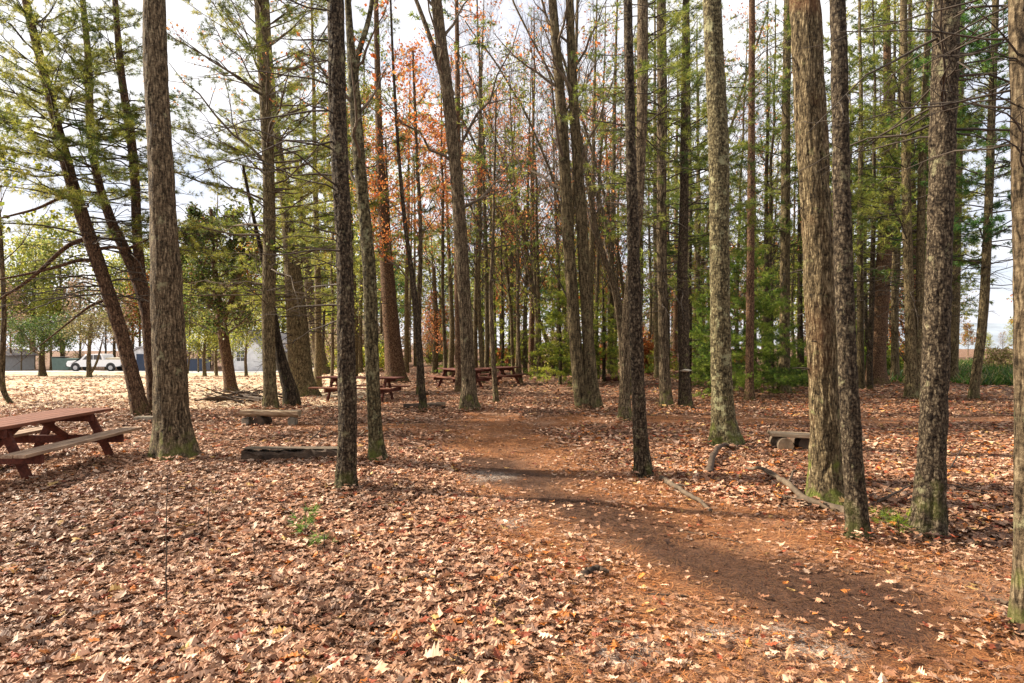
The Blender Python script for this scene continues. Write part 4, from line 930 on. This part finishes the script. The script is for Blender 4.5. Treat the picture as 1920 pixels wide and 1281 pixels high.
# low seat by the furrowed trunk
X, Y, zb = foot(1470, 845)
r0 = empty('plank_bench', (X, Y, zb), 'low plank seat on two short logs beside the massive furrowed trunk', 'bench')
o = MB().box((-.20,-.06,.205), (1.10,.24,.26)).build('seat', M['plank'], r0, None, .012); o.rotation_euler = (0,.03,-.18)
round_log((-.05,-.19,.10), (.02,.34,.10), .105, 6).build('support_log', [M['deadwood'], M['endgrain']], r0)
round_log((.30,-.06,.10), (.36,.40,.10), .10, 7).build('support_log', [M['darkwood'], M['darkwood']], r0)
# black log
X, Y, zb = foot(796, 768); r0 = empty('fallen_log', (X, Y, zb), 'black rotting log lying at the foot of the thin sapling', 'log')
round_log((-.52,.02,.06), (.5,.10,.09), .085, 8).build('log', [M['darkwood'], M['darkwood']], r0)
X, Y, zb = foot(1148, 716); r0 = empty('fallen_log', (X, Y, zb), 'small reddish log lying in the leaves between the twin trunks and the grey trunk', 'log')
round_log((-.3,.0,.10), (.45,.3,.12), .12, 9).build('log', [M['redwood'], M['redwood']], r0)
X, Y, zb = foot(1100, 768); r0 = empty('stump', (X-.06, Y-.32, zb), 'small reddish stump set against the swollen foot of the twin trunks', 'stump')
round_log((0,0,-.05), (.01,.01,.16), .10, 10).build('stump_body', [M['bark_red'], M['redwood']], r0)

def stick(lab, pts, r0, mat='deadwood', name='fallen_branch', side=(), seed=1, cat='branch'):
    """pts: (px, py, height above ground)"""
    q = np.random.default_rng(seed); W = []
    for px, py, h in pts:
        X, Y, z = foot(px, py); W.append((X, Y, z+h+r0*.6))
    W = np.array(W); o0 = W[0].copy(); W = W-o0
    def sm(W, n=24):
        s0 = np.concatenate([[0], np.cumsum(np.linalg.norm(np.diff(W, axis=0), axis=1))]); u = np.linspace(0, s0[-1], n)
        P = np.stack([np.interp(u, s0, W[:, i]) for i in range(3)], 1); K = P.copy()
        K[1:-1] = (P[:-2]+2*P[1:-1]+P[2:])/4; K[1:-1] = (K[:-2]+2*K[1:-1]+K[2:])/4
        return K+q.normal(0, r0*.18, K.shape)
    P = sm(W); mb = MB(); R = r0*(1-.55*np.linspace(0, 1, 24)); V, Q = tubes(P[None], R[None]*(1+q.normal(0, .06, (1, 24))), 9); mb.add(V, Q)
    n = len(V); mb.add(np.stack([P[0], P[-1]]), None); mb.t.append(np.array([(i, (i+1) % 9, n) for i in range(9)]+[(n-9+(i+1) % 9, n-9+i, n+1) for i in range(9)])); mb.tm.append(np.zeros(18)); mb.ts.append(np.full(18, False))
    for t, ang, L, up in side:
        i = int(t*22); d = P[i+1]-P[i]; a = math.atan2(d[1], d[0])+ang; e = np.linspace(0, 1, 6)
        S = P[i]+np.stack([np.cos(a)*L*e, np.sin(a)*L*e, up*L*e**1.3], 1)+q.normal(0, .01, (6, 3))*e[:, None]; V, Q = tubes(S[None], (R[i]*.6*(1-.6*e))[None], 6); mb.add(V, Q)
    o = mb.build(name, M[mat], None, o0); return tag(o, lab, cat)
stick('pale crooked fallen branch beside the slender dark trunk by the path', [(1240,900,.0),(1262,918,.03),(1290,938,.04),(1318,950,.02),(1334,962,.0)], .034, 'deadwood', side=[(.4,1.0,.2,.1)], seed=1)
stick('dark fallen branch arching up off the leaves', [(1332,892,.0),(1334,874,.06),(1346,856,.10),(1368,845,.06),(1396,842,.0)], .046, 'darkwood', seed=2)
stick('long weathered fallen branch ending at the narrow scaly trunk', [(1582,966,.02),(1545,958,.05),(1508,951,.05),(1482,938,.12),(1458,914,.10),(1430,902,.13),(1398,888,.05)], .036, 'deadwood', side=[(.45,-.5,.35,.25),(.6,.6,.25,.1),(.2,.5,.3,.05)], seed=3)
stick('short pale stick lying under the long weathered branch', [(1476,940,.0),(1510,952,.02),(1548,958,.02)], .024, 'deadwood', seed=4)
stick('thin dark stick lying between the narrow and the rough scaly trunks', [(1632,950,.0),(1662,946,.06),(1708,930,.1)], .017, 'darkwood', side=[(.5,.7,.2,.2)], seed=5)
stick('crooked thin branch at the foot of the rough trunk', [(1770,912,.0),(1800,924,.05),(1836,934,.04),(1868,930,.02)], .016, 'darkwood', side=[(.4,.7,.25,.2)], seed=6)
stick('slanting twig standing up out of the leaves past the rough trunk', [(1772,893,.0),(1790,880,.10),(1815,862,.30)], .012, 'darkwood', seed=7)
stick('pale split twig near the middle of the path', [(1130,1172,.0),(1160,1172,.01),(1190,1184,.01)], .012, 'deadwood', seed=8)
stick('thin straight twig across the needle path', [(1216,1116,.0),(1290,1122,.01),(1330,1128,.0)], .008, 'darkwood', seed=9)
stick('fine curved twig at the lower edge of the path', [(925,1168,.0),(930,1140,.02),(948,1122,.01)], .006, 'deadwood', seed=10)
stick('dark chunk of bark lying by the trunk cut by the picture edge', [(1852,1128,.0),(1875,1136,.02),(1905,1146,.01)], .020, 'darkwood', seed=11)
stick('grey twig lying among leaves at the bottom edge', [(935,1272,.0),(975,1260,.02),(1010,1246,.01)], .010, 'deadwood', seed=12)
stick('dark twig lying along the path edge below the pale crooked branch', [(1270,998,.0),(1330,1006,.01),(1400,1022,.0)], .009, 'darkwood', seed=13)
stick('black clump of bark on the shaded path', [(1095,1085,.0),(1115,1078,.03),(1140,1082,.02)], .030, 'darkwood', seed=14)
stick('dark stick among leaves left of the path middle', [(700,1086,.0),(725,1080,.02),(752,1088,.0)], .012, 'darkwood', seed=15)
stick('small dark stick beside the path edge', [(782,1080,.0),(805,1078,.02),(822,1082,.0)], .014, 'darkwood', seed=16)
stick('pale twig propped against the mottled slim trunk', [(668,822,.0),(690,812,.08),(712,808,.16)], .010, 'plank', seed=17)
stick('thin branch leaning on the dark log beam', [(580,842,.12),(604,828,.2),(632,808,.36)], .011, 'darkwood', seed=18)
stick('pale straw coloured twig where the leaves meet the path', [(786,880,.0),(806,900,.02),(832,926,.0)], .008, 'plank', seed=19)
q = np.random.default_rng(9)
for i in range(12):
    px = q.uniform(398, 500); py = q.uniform(744, 764); dx = q.uniform(25, 60)*(1 if q.random() < .5 else -1)
    o = stick('dark dead branch in the heap of brush beside the dark green leafy tree', [(px-dx, py+q.uniform(-3,3), q.uniform(0,.15)), (px, py, q.uniform(.05,.3)), (px+dx, py+q.uniform(-4,3), q.uniform(0,.6 if i < 4 else .25))], q.uniform(.02,.055), 'darkwood', side=[(.5,.6,.5,.4),(.7,-.6,.4,.3)], seed=30+i)
    o['group'] = 'branches of the brush heap'
# a stone block by the slanting pine
X, Y, zb = foot(268, 790); o = MB().box((-.14,-.1,-.03), (.24,.12,.10)).build('stone_block', M['stone'], None, (X, Y, zb), .02); tag(o, 'low grey stone block at the foot of the slanting curved pine', 'stone')

# bare seedlings and green sprigs
def seedling(px, py, h, lab, seed, bend=.05, mat='twig', r=.005):
    q = np.random.default_rng(seed); X, Y, zb = foot(px, py); s = np.linspace(0, 1, 12); P = np.stack([np.cumsum(q.normal(0, bend*h/8, 12)), np.cumsum(q.normal(0, bend*h/8, 12)), s*h-.03], 1); P -= P[0]*[1,1,0]
    V, Q = tubes(P[None], (r*(1-.6*s))[None], 6); mb = MB().add(V, Q)
    tag(mb.build('bare_seedling', M[mat], None, (X, Y, zb)), lab, 'seedling')
seedling(311,1135,.82,'tall bare seedling stem standing alone in the leaves before the stout mossy trunk',1)
seedling(392,1005,.40,'short bare seedling stem standing in the open leaves',2)
seedling(478,1050,.22,'tiny bare seedling stem between the leaves and the green sprig',3)
seedling(336,1210,.14,'very small bare stem poking up below the tall bare seedling',4)
seedling(858,1262,.16,'thin dry stalk poking up beside the bottom of the path',5,.1,'deadwood',.004)
def sprig(px, py, h, lab, seed, pal, n=26):
    q = np.random.default_rng(seed); X, Y, zb = foot(px, py); root = empty('green_seedling', (X, Y, zb), lab, 'seedling'); mb = MB()
    s = np.linspace(0, 1, 5); P = np.stack([0*s, 0*s, s*h], 1)[None]; V, Q = tubes(P, np.full((1,5), .004), 5); mb.build if 0 else None
    st = MB().add(V, Q); st.build('stem', M['twig'], root)
    pp = np.zeros((n, 3)); pp[:, 2] = q.uniform(.15, 1, n)*h; a = q.uniform(0, 6.28, n); d = np.stack([np.cos(a), np.sin(a), q.uniform(.1, .7, n)], 1)
    blades_at(mb, pp+d*q.uniform(.01, .10, (n, 1)), d, q, (.085,.006,12), pal, 0); mb.build('foliage', M['needles'], root)
sprig(572,1012,.22,'small bright green pine seedling growing through the leaves',1,FIR*np.array([.4,.6,.9]),18)
sprig(608,1032,.12,'tiny green sprig beside the pine seedling',2,FIR*np.array([.4,.6,.9]),8)
sprig(1685,1002,.16,'small green sprig at the foot between the narrow and the rough trunk',3,PINE_LIME,18)
sprig(1655,990,.12,'low green sprig touching the narrow scaly trunk',4,FIR,12)

# leaves banked up against the trunks
q = np.random.default_rng(8); px_, py_ = [], []
for fx, fy, fr in FEET:
    m_ = int(260*max(fr, .12)/.2); a = q.uniform(0, 2*PI, m_); rr_ = fr*1.25+np.abs(q.normal(0, .16, m_)); px_.append(fx+np.cos(a)*rr_); py_.append(fy+np.sin(a)*rr_)
px_, py_ = np.concatenate(px_), np.concatenate(py_); litter(len(px_), 0, 0, OAK2, 5, (.05,.11), lm, lift=.10, at_xy=(px_, py_))
tag(lm.build('fallen_leaves', M['litter']), 'dry brown oak leaves scattered thickly over the forest floor', 'fallen leaves', None, 'stuff')

# ---- picnic tables
def picnic(top_m='redtop', seat_m='seatwood'):
    root = empty('picnic_table', (0,0,0), '', 'table'); L = 2.45
    top = MB(); [top.box((-.34+i*.138, -L/2, .685), (-.34+i*.138+.13, L/2, .725)) for i in range(5)]; top.build('tabletop', M[top_m], root, None, .006)
    for sg in (-1, 1):
        sb = MB(); [sb.box((sg*.62-.13+i*.135, -L/2, .41), (sg*.62-.13+i*.135+.125, L/2, .45)) for i in range(2)]; sb.build('bench_seat', M[seat_m], root, None, .006)
    for y in (-.82, .82):
        for sg in (-1, 1): MB().bar((sg*.56, y+.05*sg, -.06), (sg*.20, y+.05*sg, .68), .045, .10).build('leg', M['redwood'], root, None, .004)
        MB().box((-.74, y-.125, .30), (.74, y-.08, .405)).build('seat_support', M['redwood'], root, None, .004)
        MB().box((-.34, y-.125, .59), (.34, y-.08, .68)).build('top_support', M['redwood'], root, None, .004)
        MB().bar((0, y*.9, .36), (0, y*.25, .66), .04, .08).build('brace', M['redwood'], root, None, .004)
    return root
pt = picnic(); pt['label'] = 'worn red wooden picnic table beside the stout mossy footed trunk'
pt.location = (-6.05, 8.05, g1(-6.0, 8.1)-.085); pt.rotation_euler = (0, 0, .06)
ft = picnic('redwood', 'redtop'); ft['label'] = 'red picnic table farther off, behind the slim mottled trunk'
for px, py, rz, lab in [(676,752,1.35,'red picnic table farther off, behind the slim mottled trunk'), (862,727,.55,'distant red picnic table behind the tall curving pale trunk'), (932,722,-.5,'most distant red picnic table, behind the pencil thin stem')]:
    X, Y, z = foot(px, py)
    if px < 700: ft.location = (X, Y, z-.03); ft.rotation_euler = (0, 0, rz)
    else: dup(ft, (X, Y, z-.03), rz, 1, lab)

# ---- pickup truck
X, Y, zb = foot(185, 698); Y = 66.5; X = (186-CX)/F*Y; zb = g1(X, Y)+.012
tk = empty('pickup_truck', (X, Y, zb), 'white pickup truck parked on the drive beyond the lawn', 'truck')
bd = MB(); bd.prism([(-2.75,.55),(-2.80,.85),(-2.65,1.08),(-1.35,1.18),(-.85,1.72),(-.1,1.80),(.85,1.78),(1.05,1.22),(2.75,1.20),(2.78,.60),(2.35,.50),(-2.4,.48)], -.92, .92, 0, 1); bd.build('body', M['white_paint'], tk, None, .04)
for sg in (-1, 1):
    w = MB(); w.prism([(-1.12,1.22),(-.74,1.62),(-.06,1.70),(-.06,1.22)], sg*.93-.006, sg*.93+.006, 0, 1); w.build('window', M['glass'], tk)
    w = MB(); w.prism([(.02,1.22),(.02,1.70),(.74,1.68),(.88,1.22)], sg*.93-.006, sg*.93+.006, 0, 1); w.build('window', M['glass'], tk)
    for x in (-1.85, 1.75):
        P = np.array([[(x, sg*.93, .40), (x, sg*.70, .40)]]); V, Q = tubes(P, np.array([[.40,.40]]), 24); wm = MB().add(V, Q); n = len(V); wm.add(P[0], None); wm.t.append(np.array([(i,(i+1)%24,n) for i in range(24)]+[(24+(i+1)%24,24+i,n+1) for i in range(24)])); wm.tm.append(np.zeros(48)); wm.ts.append(np.full(48, False))
        wh = wm.build('wheel', M['tyre'], tk)
        P = np.array([[(x, sg*.94, .40), (x, sg*.925, .40)]]); V, Q = tubes(P, np.array([[.22,.22]]), 18); rm = MB().add(V, Q); n = len(V); rm.add(P[0], None); rm.t.append(np.array([(i,(i+1)%18,n) for i in range(18)]+[(18+(i+1)%18,18+i,n+1) for i in range(18)])); rm.tm.append(np.zeros(36)); rm.ts.append(np.full(36, False)); rm.build('rim', M['rim'], wh)
        a = np.linspace(0, PI, 14); ar = MB(); ar.prism([(x+.50*np.cos(t), .42+.50*np.sin(t)) for t in a], sg*.923-.005, sg*.923+.005, 0, 1); ar.build('wheel_arch', M['trim'], tk)
    MB().box((-2.79, sg*.6-.18, .86), (-2.72, sg*.6+.18, 1.02)).build('headlight', M['lamp'], tk)
MB().box((-2.88,-.9,.5), (-2.78,.9,.68)).build('bumper', M['trim'], tk, None, .02)
MB().box((2.77,-.9,.5), (2.88,.9,.68)).build('bumper', M['trim'], tk, None, .02)
MB().box((1.15,-.82,1.19), (2.70,.82,1.42)).build('bed_cover', M['siding_tan'], tk, None, .03)

# ---- buildings beyond the lawn
def house(name, lab, px, Y, w, d, hw, hr, wall, roof='shingle', rz=0, wins=(), door=None, cat='house', gable=True):
    X = (px-CX)/F*Y; zb = g1(X, Y)-.05; root = empty(name, (X, Y, zb), lab, cat, None, rz)
    mb = MB(); mb.prism([(-w/2,0),(w/2,0),(w/2,hw),(0,hw+hr),(-w/2,hw)], -d/2, d/2, 0, 1); mb.build('wall', wall, root)
    rf = MB()
    for sg in (-1, 1): rf.prism([(0,hw+hr+.03),(sg*(w/2+.3),hw-.3*hr/(w/2)+.03),(sg*(w/2+.3),hw-.3*hr/(w/2)+.17),(0,hw+hr+.17)], -d/2-.3, d/2+.3, 0, 1)
    rf.build('roof', M[roof], root)
    for x, z, ww, wh in wins:
        fr = MB().box((x-ww/2-.07,-d/2-.05,z-.07), (x+ww/2+.07,-d/2+.02,z+wh+.07)).build('window', M['siding_white'], root)
        MB().box((x-ww/2,-d/2-.06,z), (x+ww/2,-d/2-.02,z+wh)).build('pane', M['glass'], fr)
        mu = MB(); mu.box((x-.02,-d/2-.075,z), (x+.02,-d/2-.061,z+wh)); [mu.box((x-ww/2,-d/2-.073,z+wh*f-.02), (x+ww/2,-d/2-.0615,z+wh*f+.02)) for f in (.33,.66)]; mu.build('muntin', M['siding_white'], fr)
    if door: MB().box((door[0]-door[1]/2,-d/2-.06,0.02), (door[0]+door[1]/2,-d/2+.02,door[2])).build('door', M[door[3]], root)
    return root
house('cottage', 'white cottage with a grey shingled roof and a small paned window beyond the lawn', 478, 76, 3.6, 7, 2.7, 1.9, M['siding_white'], wins=[(-.55,1.25,.8,1.15)], rz=.1)
house('cottage', 'tan cottage wing under a long grey roof beside the white cottage', 528, 79, 5, 4, 2.4, 2.0, M['siding_tan'], rz=1.4)
house('shed', 'small white shed with a dark blue door at the end of the drive', 280, 72, 2.6, 3, 2.1, .6, M['siding_white'], door=(.1,1.3,2.0,'blue'), cat='shed')
house('garage', 'pale grey garage at the picture edge beyond the lawn', 16, 78, 2.6, 5, 1.9, .6, M['siding_grey'], door=(.4,1.2,1.7,'siding_white'), cat='garage')
X = (368-CX)/F*70; o = empty('container', (X, 70, g1(X, 70)), 'dark blue metal container by the drive behind the leafy tree', 'container')
MB().box((-1.1,-.9,.12), (1.1,.9,1.35)).build('box_body', M['blue'], o, None, .03); MB().box((-1.15,-.95,1.352), (1.15,.95,1.43)).build('lid', M['trim'], o, None, .02)
X = (124-CX)/F*68; o = empty('waste_bin', (X, 68, g1(X, 68)), 'dark green steel waste skip in front of the white pickup bonnet', 'skip')
mb = MB(); mb.prism([(-.9,.15),(.75,.15),(1.0,1.35),(-1.0,1.5)], -.8, .8, 0, 1); mb.build('box_body', M['green_dark'], o, None, .03); MB().box((-1.05,-.85,1.50), (.2,.85,1.56)).build('lid', M['trim'], o)

# ------------------------------------------------------------------ light, sky, camera
scn = bpy.context.scene
SUN_EL, SUN_AZ = math.radians(33), math.atan2(.93, -.0-.30)     # toward the sun: (-.93, .30)
sx, sy = -.96, .22; n_ = math.hypot(sx, sy); sx /= n_; sy /= n_
sd = bpy.data.lights.new('sun', 'SUN'); sd.energy = 5.0; sd.angle = math.radians(1.0); sd.color = (1, .90, .74)
so = bpy.data.objects.new('sun', sd); C.objects.link(so)
from mathutils import Vector
dv = Vector((sx*math.cos(SUN_EL), sy*math.cos(SUN_EL), math.sin(SUN_EL))); so.rotation_euler = dv.to_track_quat('Z', 'Y').to_euler(); so.location = dv*50
w = bpy.data.worlds.new('World'); scn.world = w; w.use_nodes = True; nt = w.node_tree; nt.nodes.clear(); N = lambda t, **k: _node(nt, t, **k); L = nt.links.new
sk = N('ShaderNodeTexSky', sky_type='NISHITA', sun_disc=False); sk.sun_elevation = SUN_EL; sk.sun_rotation = math.atan2(sx, sy); sk.dust_density = 2.0; sk.air_density = 1.0
b1 = N('ShaderNodeBackground', i_Strength=.12); L(sk.outputs[0], b1.inputs[0])
tc = N('ShaderNodeTexCoord'); mp = N('ShaderNodeMapping'); mp.inputs['Scale'].default_value = (1, 1, 2.4); L(tc.outputs['Generated'], mp.inputs[0])
cn = N('ShaderNodeTexNoise', i_Scale=2.6, i_Detail=7., i_Roughness=.55); L(mp.outputs[0], cn.inputs['Vector'])
cc = ramp(nt, cn.outputs['Fac'], [(.33, (.62,.65,.75)), (.46, (.88,.87,.92)), (.58, (1.05,1.03,1.02))])
b2 = N('ShaderNodeBackground', i_Strength=.47); L(cc, b2.inputs[0])
mx = N('ShaderNodeMixShader'); L(maprange(nt, cn.outputs['Fac'], .25, .42, .55, .93), mx.inputs[0]); L(b1.outputs[0], mx.inputs[1]); L(b2.outputs[0], mx.inputs[2])
ow = N('ShaderNodeOutputWorld'); L(mx.outputs[0], ow.inputs[0])

cd = bpy.data.cameras.new('camera'); co = bpy.data.objects.new('camera', cd); C.objects.link(co); scn.camera = co
cd.sensor_width = 36; cd.lens = 36*F/1920; cd.shift_y = 9.5/1920; cd.clip_start = .05; cd.clip_end = 2000
co.location = (0, 0, EYE); co.rotation_euler = (PI/2, 0, 0)
scn.view_settings.view_transform = 'Standard'; scn.view_settings.look = 'None'; scn.view_settings.exposure = 1.47; scn.view_settings.gamma = 1
cy = scn.cycles; cy.max_bounces = 6; cy.diffuse_bounces = 3; cy.glossy_bounces = 2; cy.transmission_bounces = 3; cy.transparent_max_bounces = 4
cy.sample_clamp_indirect = 6
